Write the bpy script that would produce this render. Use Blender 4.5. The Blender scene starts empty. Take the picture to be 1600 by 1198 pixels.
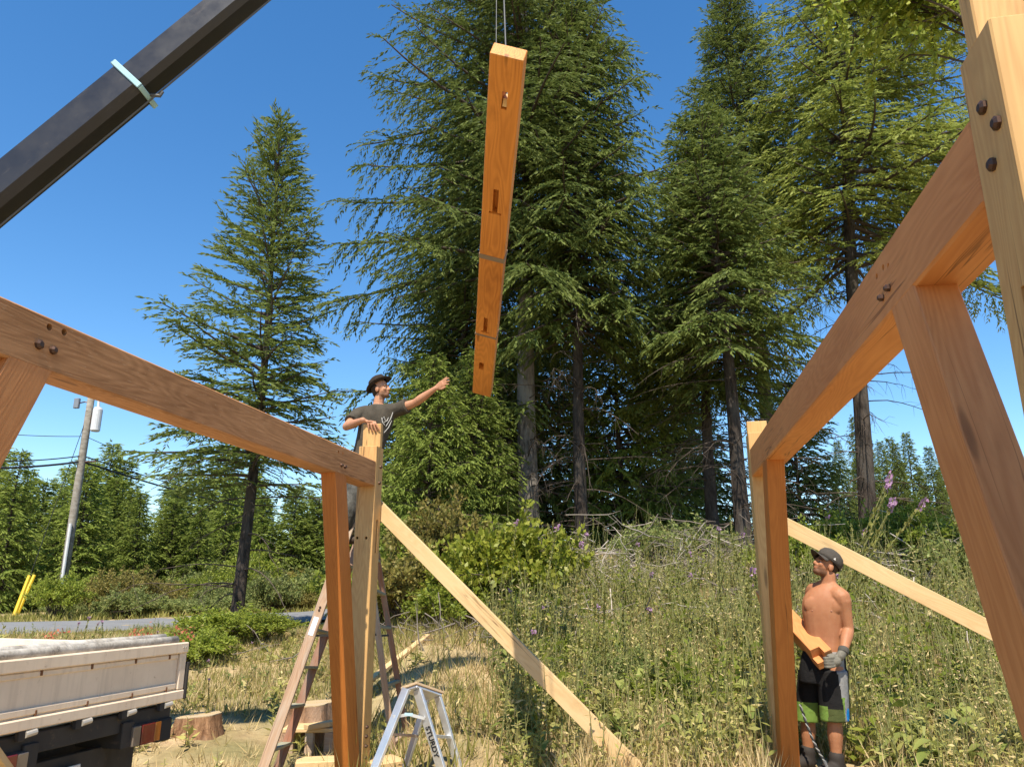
import bpy, bmesh, math, random
import numpy as np
from mathutils import Matrix, Vector

# ------------------------------------------------------------------ camera, sky, sun
S = bpy.context.scene
COL = S.collection
F_PX = 1166.0
PITCH = math.atan(316 / F_PX)
YAW = math.radians(10.78)
HC = 1.5
cam_d = bpy.data.cameras.new('camera')
cam_d.sensor_width = 36.0
cam_d.lens = 36.0 * F_PX / 1600.0
cam_d.clip_start = 0.05
cam_d.clip_end = 3000.0
cam = bpy.data.objects.new('camera', cam_d)
COL.objects.link(cam)
cam.location = (0, 0, HC)
cam.rotation_euler = (math.pi / 2 + PITCH, 0, YAW)
S.camera = cam

SUN_EL = math.radians(59)
SUN_AZ = math.radians(2.2)        # light travels along this heading (left of +Y)
W = bpy.data.worlds.new('World')
S.world = W
W.use_nodes = True
_nt = W.node_tree
_nt.nodes.clear()
_o = _nt.nodes.new('ShaderNodeOutputWorld')
_b = _nt.nodes.new('ShaderNodeBackground')
_s = _nt.nodes.new('ShaderNodeTexSky')
_s.sky_type = 'NISHITA'
_s.sun_disc = False
_s.sun_elevation = SUN_EL
_s.sun_rotation = math.pi - SUN_AZ
_s.altitude = 100
_s.air_density = 1.0
_s.dust_density = 0.0
_s.ozone_density = 1.6
_b.inputs['Strength'].default_value = 0.127
_h = _nt.nodes.new('ShaderNodeHueSaturation')
_h.inputs['Saturation'].default_value = 1.30
_nt.links.new(_s.outputs[0], _h.inputs['Color'])
_nt.links.new(_h.outputs[0], _b.inputs['Color'])
_nt.links.new(_b.outputs[0], _o.inputs['Surface'])

sun_d = bpy.data.lights.new('sun', 'SUN')
sun_d.energy = 5.0
sun_d.angle = math.radians(0.55)
sun_d.color = (1.0, 0.92, 0.78)
sun = bpy.data.objects.new('sun', sun_d)
COL.objects.link(sun)
_ld = Vector((-math.sin(SUN_AZ) * math.cos(SUN_EL), math.cos(SUN_AZ) * math.cos(SUN_EL), -math.sin(SUN_EL)))
sun.rotation_euler = _ld.to_track_quat('-Z', 'Y').to_euler()
sun.location = (0, -5, 20)

S.view_settings.view_transform = 'Standard'
S.view_settings.look = 'None'
S.view_settings.exposure = 0.78
S.view_settings.gamma = 1.0
S.render.engine = 'CYCLES'
S.cycles.use_denoising = True
S.cycles.max_bounces = 6
S.cycles.transparent_max_bounces = 8

# ------------------------------------------------------------------ geometry of the view
_c, _sn = math.cos(PITCH), math.sin(PITCH)
_cy, _sy = math.cos(YAW), math.sin(YAW)
def ray(u, v):
    x = (u - 800) / F_PX; y = (599 - v) / F_PX
    d = (x, _c - _sn * y, _sn + _c * y)
    return np.array([_cy * d[0] - _sy * d[1], _sy * d[0] + _cy * d[1], d[2]])
def at_r(u, v, r):                                   # point seen at photo pixel (u, v), r metres away on the plan
    d = ray(u, v); return Vector(np.array([0, 0, HC]) + d * (r / math.hypot(d[0], d[1])))
def at_y(u, v, y):
    d = ray(u, v); return Vector(np.array([0, 0, HC]) + d * (y / d[1]))
def at_x(u, v, x):
    d = ray(u, v); return Vector(np.array([0, 0, HC]) + d * (x / d[0]))
def at_dep(u, v, dep):
    return Vector(np.array([0, 0, HC]) + ray(u, v) * dep)
def c2w(cx, cy):
    return _cy * cx - _sy * cy, _sy * cx + _cy * cy
def w2c(x, y):
    return _cy * x + _sy * y, -_sy * x + _cy * y

# ------------------------------------------------------------------ terrain
GR = np.array([0, 7.0, 9.5, 13, 20, 25, 55, 130, 900.]); GZ = np.array([0, 0, .22, .85, 2.3, 2.85, 4.4, 6.0, 6.0])
LR = np.array([0, 8.3, 10.5, 14, 40, 90, 900.]); LZ = np.array([-.22, -.22, .10, .58, .6, 2.5, 5.0])
def terrain(x, y):
    x = np.asarray(x, float); y = np.asarray(y, float)
    cx, cy = w2c(x, y)
    r = np.hypot(cx, cy); a = np.degrees(np.arctan2(cx, cy))
    t = np.clip((a + 12.0) / 10.0, 0, 1); s = t * t * (3 - 2 * t)
    back = np.clip((np.abs(a) - 70) / 40, 0, 1)
    z = np.interp(r, LR, LZ) * (1 - s) + np.interp(r, GR, GZ) * s
    z = z * (1 - back)
    k = np.clip((r - 6) / 6, 0, 1)
    z = z + k * (.05 * np.sin(x * 1.7 + .6 * y) * np.sin(y * 1.3 - .5 * x) + .03 * np.sin(x * 3.9 + 1) * np.sin(y * 4.3))
    mound = np.exp(-(((cx + 1.45) / .9) ** 2 + ((cy - 11.2) / 1.2) ** 2)) * .28
    return z + mound
def gz(x, y): return float(terrain(x, y))

# ------------------------------------------------------------------ helpers
rng = np.random.default_rng(7)
random.seed(7)
def setp(o, label=None, cat=None, group=None, kind=None):
    if label: o['label'] = label
    if cat: o['category'] = cat
    if group: o['group'] = group
    if kind: o['kind'] = kind
    return o
def thing(name, label, cat, loc=(0, 0, 0), group=None, rz=0.0):
    o = bpy.data.objects.new(name, None); COL.objects.link(o)
    o.location = loc; o.rotation_euler = (0, 0, rz); o.empty_display_size = .2
    return setp(o, label, cat, group)
def wm(o):
    m = o.matrix_parent_inverse @ o.matrix_basis
    return wm(o.parent) @ m if o.parent else o.matrix_basis.copy()
def attach(ch, par):
    if par is not None:
        ch.parent = par
        ch.matrix_parent_inverse = wm(par).inverted()
    return ch
def link(name, me, mat=None, parent=None, M=None, smooth=False):
    o = bpy.data.objects.new(name, me); COL.objects.link(o)
    if M is not None: o.matrix_basis = M
    if mat is not None and not me.materials:
        me.materials.append(mat)
    if smooth:
        me.polygons.foreach_set('use_smooth', [True] * len(me.polygons))
    attach(o, parent)
    return o
def fast_mesh(name, V, Q, attrs=None, smooth=False):
    """V (n,3), Q (m,4) or (m,3) index arrays"""
    me = bpy.data.meshes.new(name)
    V = np.asarray(V, np.float32); Q = np.asarray(Q, np.int32)
    k = Q.shape[1]
    me.vertices.add(len(V)); me.vertices.foreach_set('co', V.ravel())
    me.loops.add(Q.size); me.loops.foreach_set('vertex_index', Q.ravel())
    me.polygons.add(len(Q)); me.polygons.foreach_set('loop_start', np.arange(0, Q.size, k, dtype=np.int32))
    if smooth: me.polygons.foreach_set('use_smooth', np.ones(len(Q), bool))
    for nm, arr in (attrs or {}).items():
        a = me.attributes.new(nm, 'FLOAT', 'POINT'); a.data.foreach_set('value', np.asarray(arr, np.float32))
    me.update(calc_edges=True)
    return me
class MB:
    """collects shapes into one mesh"""
    def __init__(s): s.v = []; s.f = []; s.mi = []; s.cur = 0
    def add(s, vs, fs):
        b = len(s.v); s.v += [tuple(v) for v in vs]; s.f += [tuple(i + b for i in f) for f in fs]; s.mi += [s.cur] * len(fs); return s
    def box(s, c, size, R=None, taper=None):
        hx, hy, hz = [q / 2 for q in size]; R = R or Matrix.Identity(3); c = Vector(c)
        vs = []
        for k, z in enumerate((-hz, hz)):
            tx = ty = 1.0
            if taper and k: tx, ty = taper
            for x, y in ((-hx, -hy), (hx, -hy), (hx, hy), (-hx, hy)):
                vs.append(c + R @ Vector((x * tx, y * ty, z)))
        return s.add(vs, [(3, 2, 1, 0), (4, 5, 6, 7), (0, 1, 5, 4), (1, 2, 6, 5), (2, 3, 7, 6), (3, 0, 4, 7)])
    def bar(s, p0, p1, w, h, up=(0, 0, 1)):
        p0 = Vector(p0); p1 = Vector(p1); R = axes(p0, p1, up)
        return s.box((p0 + p1) / 2, ((p1 - p0).length, w, h), R)
    def tube(s, pts, rad, n=8, cap=True):
        pts = [Vector(p) for p in pts]
        if not hasattr(rad, '__len__'): rad = [rad] * len(pts)
        rings = []; prev = None
        for i, p in enumerate(pts):
            t = (pts[min(i + 1, len(pts) - 1)] - pts[max(i - 1, 0)]).normalized()
            if prev is None:
                a = t.cross(Vector((0, 0, 1)))
                if a.length < .1: a = t.cross(Vector((1, 0, 0)))
            else:
                a = prev - t * prev.dot(t)
            a.normalize(); prev = a; b = t.cross(a)
            rings.append([p + (a * math.cos(2 * math.pi * k / n) + b * math.sin(2 * math.pi * k / n)) * rad[i] for k in range(n)])
        vs = [q for r in rings for q in r]; fs = []
        for i in range(len(pts) - 1):
            for k in range(n):
                k2 = (k + 1) % n
                fs.append((i * n + k, i * n + k2, (i + 1) * n + k2, (i + 1) * n + k))
        if cap:
            fs.append(tuple(range(n - 1, -1, -1))); fs.append(tuple((len(pts) - 1) * n + k for k in range(n)))
        return s.add(vs, fs)
    def mesh(s, name='m', bevel=0.0, seg=1):
        me = bpy.data.meshes.new(name); me.from_pydata(s.v, [], s.f)
        me.polygons.foreach_set('material_index', s.mi); me.update()
        if bevel > 0:
            bm = bmesh.new(); bm.from_mesh(me)
            bmesh.ops.bevel(bm, geom=bm.edges[:], offset=bevel, segments=seg, affect='EDGES', profile=.5, clamp_overlap=True)
            bm.to_mesh(me); bm.free()
        return me
    def build(s, name, mat, parent=None, bevel=0.0, smooth=False, M=None, seg=1):
        return link(name, s.mesh(name, bevel, seg), mat, parent, M, smooth)
def axes(p0, p1, up=(0, 0, 1)):
    x = (Vector(p1) - Vector(p0)).normalized(); u = Vector(up)
    y = u.cross(x)
    if y.length < 1e-3: y = Vector((0, 1, 0)).cross(x)
    if y.length < 1e-3: y = Vector((1, 0, 0)).cross(x)
    y.normalize(); z = x.cross(y)
    return Matrix((x, y, z)).transposed()
def cut(o, cutters):
    """real recesses: subtract boxes / cylinders (given in the object's local frame)"""
    mb = MB()
    for c in cutters:
        if c[0] == 'box': mb.box(c[1], c[2], c[3] if len(c) > 3 else None)
        else: mb.tube([c[1], c[2]], c[3], c[4] if len(c) > 4 else 10)
    cm = mb.mesh('cut')
    co = bpy.data.objects.new('cut', cm); COL.objects.link(co); co.matrix_basis = wm(o)
    md = o.modifiers.new('b', 'BOOLEAN'); md.operation = 'DIFFERENCE'; md.solver = 'EXACT'; md.object = co; md.use_self = True
    bpy.context.view_layer.update()
    dg = bpy.context.evaluated_depsgraph_get()
    me = bpy.data.meshes.new_from_object(o.evaluated_get(dg))
    o.modifiers.clear(); o.data = me
    bpy.data.objects.remove(co)
    return o
def timber(name, p0, p1, w, h, mat, parent=None, up=(0, 0, 1), bevel=.005):
    p0 = Vector(p0); p1 = Vector(p1)
    M = Matrix.Translation((p0 + p1) / 2) @ axes(p0, p1, up).to_4x4()
    mb = MB().box((0, 0, 0), ((p1 - p0).length, w, h))
    return mb.build(name, mat, parent, bevel, M=M)

# ------------------------------------------------------------------ materials
class N:
    def __init__(s, name, rough=.6, spec=.3):
        s.m = bpy.data.materials.new(name); s.m.use_nodes = True; s.t = s.m.node_tree
        s.p = s.t.nodes['Principled BSDF']; s.out = s.t.nodes['Material Output']
        s.p.inputs['Roughness'].default_value = rough
        s.p.inputs['Specular IOR Level'].default_value = spec
    def n(s, typ, **kw):
        nd = s.t.nodes.new(typ)
        for k, v in kw.items():
            if k in nd.inputs: nd.inputs[k].default_value = v
            else: setattr(nd, k, v)
        return nd
    def l(s, a, b): s.t.links.new(a, b)
    def coord(s, kind='Object', scale=(1, 1, 1), rnd=0.0):
        tc = s.n('ShaderNodeTexCoord'); mp = s.n('ShaderNodeMapping'); mp.inputs['Scale'].default_value = scale
        src = tc.outputs[kind]
        if rnd:
            oi = s.n('ShaderNodeObjectInfo'); mu = s.n('ShaderNodeMath', operation='MULTIPLY'); s.l(oi.outputs['Random'], mu.inputs[0]); mu.inputs[1].default_value = rnd
            ad = s.n('ShaderNodeVectorMath', operation='ADD'); s.l(src, ad.inputs[0]); s.l(mu.outputs[0], ad.inputs[1]); src = ad.outputs[0]
        s.l(src, mp.inputs['Vector']); return mp.outputs[0]
    def noise(s, vec, scale, detail=4, rough=.6, dist=0):
        nd = s.n('ShaderNodeTexNoise'); nd.inputs['Scale'].default_value = scale; nd.inputs['Detail'].default_value = detail
        nd.inputs['Roughness'].default_value = rough; nd.inputs['Distortion'].default_value = dist
        s.l(vec, nd.inputs['Vector']); return nd.outputs['Fac']
    def ramp(s, fac, stops):
        r = s.n('ShaderNodeValToRGB'); e = r.color_ramp.elements
        while len(e) < len(stops): e.new(.5)
        for q, (p, c) in zip(e, stops):
            q.position = p; q.color = (c[0], c[1], c[2], 1) if hasattr(c, '__len__') else (c, c, c, 1)
        s.l(fac, r.inputs['Fac']); return r.outputs['Color']
    def math(s, op, a, b=None):
        m = s.n('ShaderNodeMath', operation=op)
        for i, q in enumerate((a, b)):
            if q is None: continue
            if hasattr(q, 'is_linked'): s.l(q, m.inputs[i])
            else: m.inputs[i].default_value = q
        return m.outputs[0]
    def mix(s, fac, a, b, blend='MIX'):
        m = s.n('ShaderNodeMix', data_type='RGBA', blend_type=blend)
        for sock, q in ((m.inputs[0], fac), (m.inputs[6], a), (m.inputs[7], b)):
            if hasattr(q, 'is_linked'): s.l(q, sock)
            elif hasattr(q, '__len__'): sock.default_value = (q[0], q[1], q[2], 1)
            else: sock.default_value = q
        return m.outputs[2]
    def bump(s, h, strength=.3, dist=.01):
        b = s.n('ShaderNodeBump'); b.inputs['Strength'].default_value = strength; b.inputs['Distance'].default_value = dist
        s.l(h, b.inputs['Height']); s.l(b.outputs[0], s.p.inputs['Normal']); return b
    def base(s, c):
        if hasattr(c, 'is_linked'): s.l(c, s.p.inputs['Base Color'])
        else: s.p.inputs['Base Color'].default_value = (c[0], c[1], c[2], 1)
        return s.m
def mixc(a, b, t): return tuple(a[i] * (1 - t) + b[i] * t for i in range(3))

def wood(name, light, dark, knots=.9, rough=.55, streak=.5, fuzz_glint=0.0, grey=None, spec=.25):
    """sawn fir: cathedral contours of a stretched field, fine fibre streaks, knots"""
    light = tuple(q * .86 for q in light); dark = tuple(q * .86 for q in dark)
    k = N(name, rough, spec)
    v = k.coord('Object', (1, 1, 1), 37.0)
    def scl(sc):
        mp = k.n('ShaderNodeMapping'); mp.inputs['Scale'].default_value = sc; k.l(v, mp.inputs['Vector']); return mp.outputs[0]
    vo = k.n('ShaderNodeTexVoronoi'); vo.inputs['Scale'].default_value = 1.0; k.l(scl((.9, 5.5, 5.5)), vo.inputs['Vector'])
    kd = vo.outputs['Distance']
    kn = k.ramp(kd, [(.0, 1.0), (.06, .75), (.10, 0.0)])
    halo = k.ramp(kd, [(.0, 1.0), (.5, 0.0)])
    f = k.noise(scl((.55, 4.5, 4.5)), 1.0, 2, .45)
    f = k.math('ADD', f, k.math('MULTIPLY', halo, .16))
    lines = k.math('MULTIPLY_ADD', k.math('SINE', k.math('MULTIPLY', f, 150.0)), .5)
    lines.node.inputs[2].default_value = .5
    fib = k.noise(scl((2.0, 70, 70)), 1.0, 3, .6)
    big = k.noise(scl((.8, 2.2, 2.2)), 1.0, 3, .5)
    t = k.math('ADD', k.math('MULTIPLY', lines, .20), k.math('MULTIPLY', fib, streak))
    t = k.math('ADD', t, k.math('MULTIPLY', k.math('SUBTRACT', big, .5), .9))
    c = k.ramp(t, [(.12, light), (.45, mixc(light, dark, .45)), (.85, dark)])
    c = k.mix(k.math('MULTIPLY', kn, knots * .8), c, tuple(q * .28 for q in dark))
    ck = k.noise(scl((.30, 11, 11)), 1.0, 3, .55)
    cm = k.ramp(ck, [(.488, 0.0), (.4985, 1.0), (.5015, 1.0), (.512, 0.0)])
    cm = k.math('MULTIPLY', cm, k.ramp(k.noise(scl((.5, 1.6, 1.6)), 1.0, 2, .5), [(.52, 0.0), (.60, 1.0)]))
    c = k.mix(k.math('MULTIPLY', cm, .75), c, tuple(q * .22 for q in dark))
    sm = k.noise(scl((1.6, 3.5, 3.5)), 1.0, 5, .7)
    c = k.mix(k.ramp(sm, [(.56, 0.0), (.78, .45)]), c, tuple(q * .62 for q in dark))
    if grey is not None:
        g = k.noise(scl((1.2, 9, 9)), 1.0, 4, .65)
        c = k.mix(k.ramp(g, [(.42, 0.0), (.66, .8)]), c, grey)
    if fuzz_glint:
        fz = k.noise(scl((16, 160, 160)), 1.0, 3, .7)
        c = k.mix(k.ramp(fz, [(.62, 0.0), (.78, fuzz_glint)]), c, (.75, .55, .36))  # pale flecks paint in grazing sun caught on the sawn fibres
    k.bump(k.math('ADD', k.math('MULTIPLY', fib, .8), k.math('MULTIPLY', lines, .25)), .35, .0025)
    return k.base(c)
WOOD = wood('oiled_fir', (.68, .295, .105), (.46, .165, .050))
WOOD_BRACE = wood('oiled_orange_fir', (.54, .185, .036), (.37, .105, .017), knots=.7)
WOOD_DARK = wood('rough_sawn_fir', (.66, .33, .145), (.33, .145, .055), fuzz_glint=.7, streak=.8, rough=.75)
WOOD_POST = wood('planed_fir', (.68, .42, .165), (.47, .24, .085))
WOOD_ORANGE = wood('fresh_oiled_fir', (.76, .31, .065), (.36, .11, .020), knots=1.0)
WOOD_PALE = wood('pale_spruce_board', (.74, .52, .27), (.60, .36, .15), streak=.35)
WOOD_LADDER = wood('worn_ladder_wood', (.52, .36, .24), (.30, .16, .09), grey=(.42, .37, .30), rough=.8)
WOOD_LADDER_RED = wood('red_brown_ladder_wood', (.34, .15, .085), (.19, .075, .04), grey=(.30, .25, .2), rough=.8)
WOOD_STEP = wood('grey_green_step', (.36, .34, .24), (.22, .2, .13), rough=.85)
WOOD_GREY = wood('weathered_rail', (.45, .41, .35), (.20, .18, .155), grey=(.55, .52, .47), rough=.9, streak=1.0)

def metal(name, col, rough=.4, metallic=1.0, wear=None, scale=6):
    k = N(name, rough, .5); k.p.inputs['Metallic'].default_value = metallic
    v = k.coord('Object', (1, 1, 1), 11.0)
    n = k.noise(v, scale, 6, .65)
    c = k.ramp(n, [(.3, tuple(q * .8 for q in col)), (.7, col)])
    if wear: c = k.mix(k.ramp(k.noise(k.coord('Object', (.35, 1.6, 1.6), 7.0), scale * 3.1, 6, .75), [(.58, 0.0), (.74, .7)]), c, wear)
    k.l(k.ramp(n, [(.3, rough * .8), (.7, min(1, rough * 1.3))]), k.p.inputs['Roughness'])
    return k.base(c)
PEG = metal('dark_steel_bolt', (.10, .055, .038), .45, .7)
HOLE = N('bore_shadow_wood', .9).base((.10, .04, .018))
ALU = metal('dull_aluminium', (.78, .79, .80), .38, .75, (.5, .48, .44))
STEEL = metal('steel_cable', (.09, .09, .092), .6, .0)
# ------------------------------------------------------------------ ground and road
def ground_mat():
    k = N('dry_field_soil', .95, .1)
    v = k.coord('Object')
    a = k.noise(v, .35, 4, .6); b = k.noise(v, 2.3, 6, .7); c = k.noise(v, 14, 6, .75)
    col = k.ramp(b, [(.30, (.36, .24, .135)), (.5, (.52, .375, .21)), (.7, (.62, .485, .285))])
    grn = k.ramp(c, [(.35, (.075, .085, .022)), (.65, (.20, .18, .065))])
    col = k.mix(k.ramp(a, [(.42, 0.0), (.6, .75)]), col, grn)
    col = k.mix(k.ramp(c, [(.58, 0.0), (.78, .4)]), col, (.20, .12, .065))
    k.bump(c, .8, .05)
    return k.base(col)
def build_ground():
    radii = np.concatenate([np.linspace(0.0, 6, 8)[1:], np.geomspace(6.3, 30, 90), np.geomspace(32, 700, 26)])
    na = 220
    ang = np.linspace(0, 2 * math.pi, na, endpoint=False)
    Rr, Aa = np.meshgrid(radii, ang, indexing='ij')
    X = Rr * np.sin(Aa); Y = Rr * np.cos(Aa)
    x, y = c2w(X, Y)
    V = np.stack([x, y, terrain(x, y)], -1).reshape(-1, 3)
    V = np.vstack([V, [[0, 0, gz(0.0, 0.0)]]])
    q = []
    nr = len(radii)
    i = np.arange(nr - 1)[:, None] * na; j = np.arange(na)[None]; j2 = (j + 1) % na
    Q = np.stack([i + j2, i + j, i + na + j, i + na + j2], -1).reshape(-1, 4)
    c = len(V) - 1
    tri = np.stack([np.full(na, c), np.arange(na), (np.arange(na) + 1) % na, (np.arange(na) + 1) % na], -1)
    me = bpy.data.meshes.new('ground')
    me.from_pydata(V.tolist(), [], Q.tolist() + [[t[0], t[2], t[1]] for t in tri.tolist()])
    me.polygons.foreach_set('use_smooth', [True] * len(me.polygons))
    o = link('ground', me, ground_mat()); setp(o, kind='structure'); return o
build_ground()

def build_road():
    k = N('asphalt', .85, .25)
    v = k.coord('Object')
    k.base(k.ramp(k.noise(v, 1.2, 8, .75), [(.3, (.15, .15, .152)), (.7, (.21, .208, .205))])); k.bump(k.noise(v, 60, 3), .4, .01)
    A = at_r(0, 975, 1.0); zr = .6
    def hit(u, v):
        d = ray(u, v); t = (zr - HC) / d[2]; return Vector((d[0] * t, d[1] * t, 0))
    A = hit(0, 975); B = hit(490, 957)
    d = (B - A).normalized(); n = Vector((d.y, -d.x, 0))        # towards the camera
    vs = []; fs = []
    m = 60
    for i in range(m + 1):
        s = -45 + 130 * i / m
        c = A + d * s
        bend = n * (-.0016 * max(0, s - 30) ** 2)
        for w in (0, 1.2, 2.6, 4.0, 5.2):
            p = c + n * w + bend
            vs.append((p.x, p.y, gz(p.x, p.y) + .03 + .05 * (1 - ((w - 2.6) / 2.6) ** 2)))
    for i in range(m):
        for j in range(4):
            fs.append((i * 5 + j, i * 5 + j + 1, (i + 1) * 5 + j + 1, (i + 1) * 5 + j))
    me = bpy.data.meshes.new('road'); me.from_pydata(vs, [], fs)
    o = link('road', me, k.m, smooth=True); setp(o, kind='structure')
    return A, d, n
ROAD_A, ROAD_D, ROAD_N = build_road()
def road_dist(x, y):
    """metres past the road's far edge towards the camera (0..5.2 is on the road)"""
    return (np.asarray(x) - ROAD_A.x) * ROAD_N.x + (np.asarray(y) - ROAD_A.y) * ROAD_N.y

# ------------------------------------------------------------------ the two timber wall frames
XL, XR, TW = -2.71, .867, .19
def hexbolt(pos, nrm, r, parent, name='bolt', h=.012):
    pos = Vector(pos); nrm = Vector(nrm).normalized()
    mb = MB().tube([pos - nrm * .004, pos + nrm * h, pos + nrm * (h * 1.7)], [r, r * .96, r * .55], 7)
    return mb.build(name, PEG, parent)
def rel(o, p): return wm(o).inverted() @ Vector(p)
def bores(o, pts, nrm, r=.012, depth=.08):
    nrm = Vector(nrm)
    cut(o, [('cyl', rel(o, Vector(p) + nrm * .02), rel(o, Vector(p) - nrm * depth), r, 12) for p in pts])
def wall_frame(side, label, outer, inner_n, mats):
    """outer: x of the outer face, inner_n: unit x towards the inside"""
    xi = XL if side == 'l' else XR
    xc = xi - inner_n * TW / 2
    t = thing('timber_wall_frame', label, 'timber frame', (xc, 4.4, gz(xc, 4.4)), 'raised timber wall frames')
    parts = {}
    zsh = 2.855
    for nm, y0, ten in (('far', 7.0, .245 if side == 'l' else .12), ('near', 1.735, .30)):
        g = gz(xc, y0 + .1)
        p = timber('post', (xc, y0 + TW / 2, g - .06), (xc, y0 + TW / 2, zsh), TW, TW, mats['post'], t, up=(0, 1, 0))
        te = timber('tenon', (xc, y0 + .112, zsh + .0005), (xc, y0 + .112, zsh + ten), TW - (.0 if side == 'l' else .012), .066, mats['tenon'], t, up=(0, 1, 0))
        te['label'] = 'narrow tenon standing up from the post top'
        parts[nm] = p
    b = timber('beam', (xc, 1.93, 2.575), (xc, 7.0, 2.575), TW - .004, .25, mats['beam'], t, bevel=.009)
    parts['beam'] = b
    bt = .135
    xb = xi - inner_n * (bt / 2 + .003)
    def brace(ya, za, yb, zb, d):
        a = Vector((xb, ya, za)); e = Vector((xb, yb, zb)); dr = (e - a).normalized()
        a2 = a - dr * .2; e2 = e + dr * .2
        o = timber('brace', a2, e2, bt, d, mats['brace_far' if yb > ya else 'brace'], t, up=(0, 1, 0))
        # scribe to the beam's underside, the post's face and the ground
        M = wm(o).inverted(); R = M.to_3x3()
        ym = (ya + yb) / 2; far = yb > ya
        yp = 7.0 if far else 1.93
        c1 = Vector((xb, ym, 2.45 + .3)); c2 = Vector((xb, yp + (.25 if far else -.25), 1.2)); c3 = Vector((xb, ym, zb - .5))
        cut(o, [('box', M @ c1, (3, .5, .6), R), ])
        cut(o, [('box', M @ c2, (.5, .5, 4), R)])
        return o
    parts['brace_far'] = brace(6.17, 2.45, 6.86, -.12, .235)
    parts['brace_near'] = brace(2.61 + (.13 if side == 'l' else 0), 2.44, 1.80 + (.13 if side == 'l' else 0), .32, .225)
    return t, parts
LF, LP = wall_frame('l', 'weathered brown timber wall frame on the left, beam carrying bolts and bores', 0, 1,
                    dict(post=WOOD_POST, tenon=WOOD_POST, beam=WOOD_DARK, brace=WOOD, brace_far=WOOD_BRACE))
RF, RP = wall_frame('r', 'cleaner orange timber wall frame on the right with tall near post', 0, -1,
                    dict(post=WOOD_POST, tenon=WOOD_POST, beam=WOOD, brace=WOOD, brace_far=WOOD_BRACE))
ix = (1, 0, 0)
bores(LP['beam'], [at_x(78, 511, XL), at_x(101, 519, XL)], ix, .017)
bores(LP['beam'], [at_x(529.5, 706, XL), at_x(536, 708, XL)], ix, .014)
for u, v, r in ((60, 538, .024), (82, 547, .021), (533, 726.5, .017), (538.5, 729, .017)):
    hexbolt(at_x(u, v, XL - .002), ix, r, LF)
for u, v in ((594, 729.5), (592, 754.5), (572.5, 1135), (571.5, 1150), (571, 1165), (570, 1183)):
    hexbolt(at_x(u, v, XL), ix, .017, LF)
bores(LP['far'], [at_y(558, 840, 7.0), at_y(572, 840, 7.0)], (0, -1, 0), .014)
cut(LP['far'], [('box', rel(LP['far'], (XL - .03, 7.10, 1.98)), (.30, .05, .075), (wm(LP['far']).to_3x3().inverted()))]) if False else None
_mo = rel(LP['far'], (XL - .02, 7.10, 1.97))
cut(LP['far'], [('box', _mo, (.32, .09, .05))])
ix = (-1, 0, 0)
for u, v, r in ((1380, 465, .014), (1390, 450, .014)):
    hexbolt(at_x(u, v, XR + .002), ix, r, RF)
bores(RP['beam'], [at_x(1369, 432, XR), at_x(1379, 418, XR), at_x(1387, 416, XR)], ix, .012)
bores(RP['beam'], [at_x(1192, 711, XR)], ix, .012)
for u, v, r in ((1538, 168, .019), (1560, 192, .019), (1553, 257, .018)):
    hexbolt(at_x(u, v, XR), ix, r, RF, h=.009)
_mo = rel(RP['near'], (XR + .02, 1.80, 2.0))
cut(RP['near'], [('box', _mo, (.35, .09, .05))])

# ------------------------------------------------------------------ temporary bracing boards
def board(name, label, p0, p1, w, th, mat, cat='board', up=None, group=None):
    o = timber(name, p0, p1, th, w, mat, None, up or (0, 0, 1), .002)
    return setp(o, label, cat, group)
a = at_y(598, 800, 7.225); e = at_y(1003, 1212, 6.75)
board('bracing_board', 'long pale diagonal board from the left post down to the grass', a - (e - a).normalized() * .12, e + (e - a).normalized() * .1, .145, .036, WOOD_PALE)
a = at_y(1225, 819, 7.225); e = at_y(1640, 1031, 6.6)
_d = (e - a).normalized()
board('bracing_board', 'pale diagonal board running down from the right post behind the bare-chested man', a - _d * .05, e + _d * 1.9, .135, .036, WOOD_PALE)
a = at_dep(-130, 1050, 2.5); e = at_dep(92, 1330, 4.9)
e.z = gz(e.x, e.y) + .02
board('plank', 'sawn yellow plank end poking into the bottom left corner', a, e, .14, .04, WOOD_PALE, up=(1, 0, .3))

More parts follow.
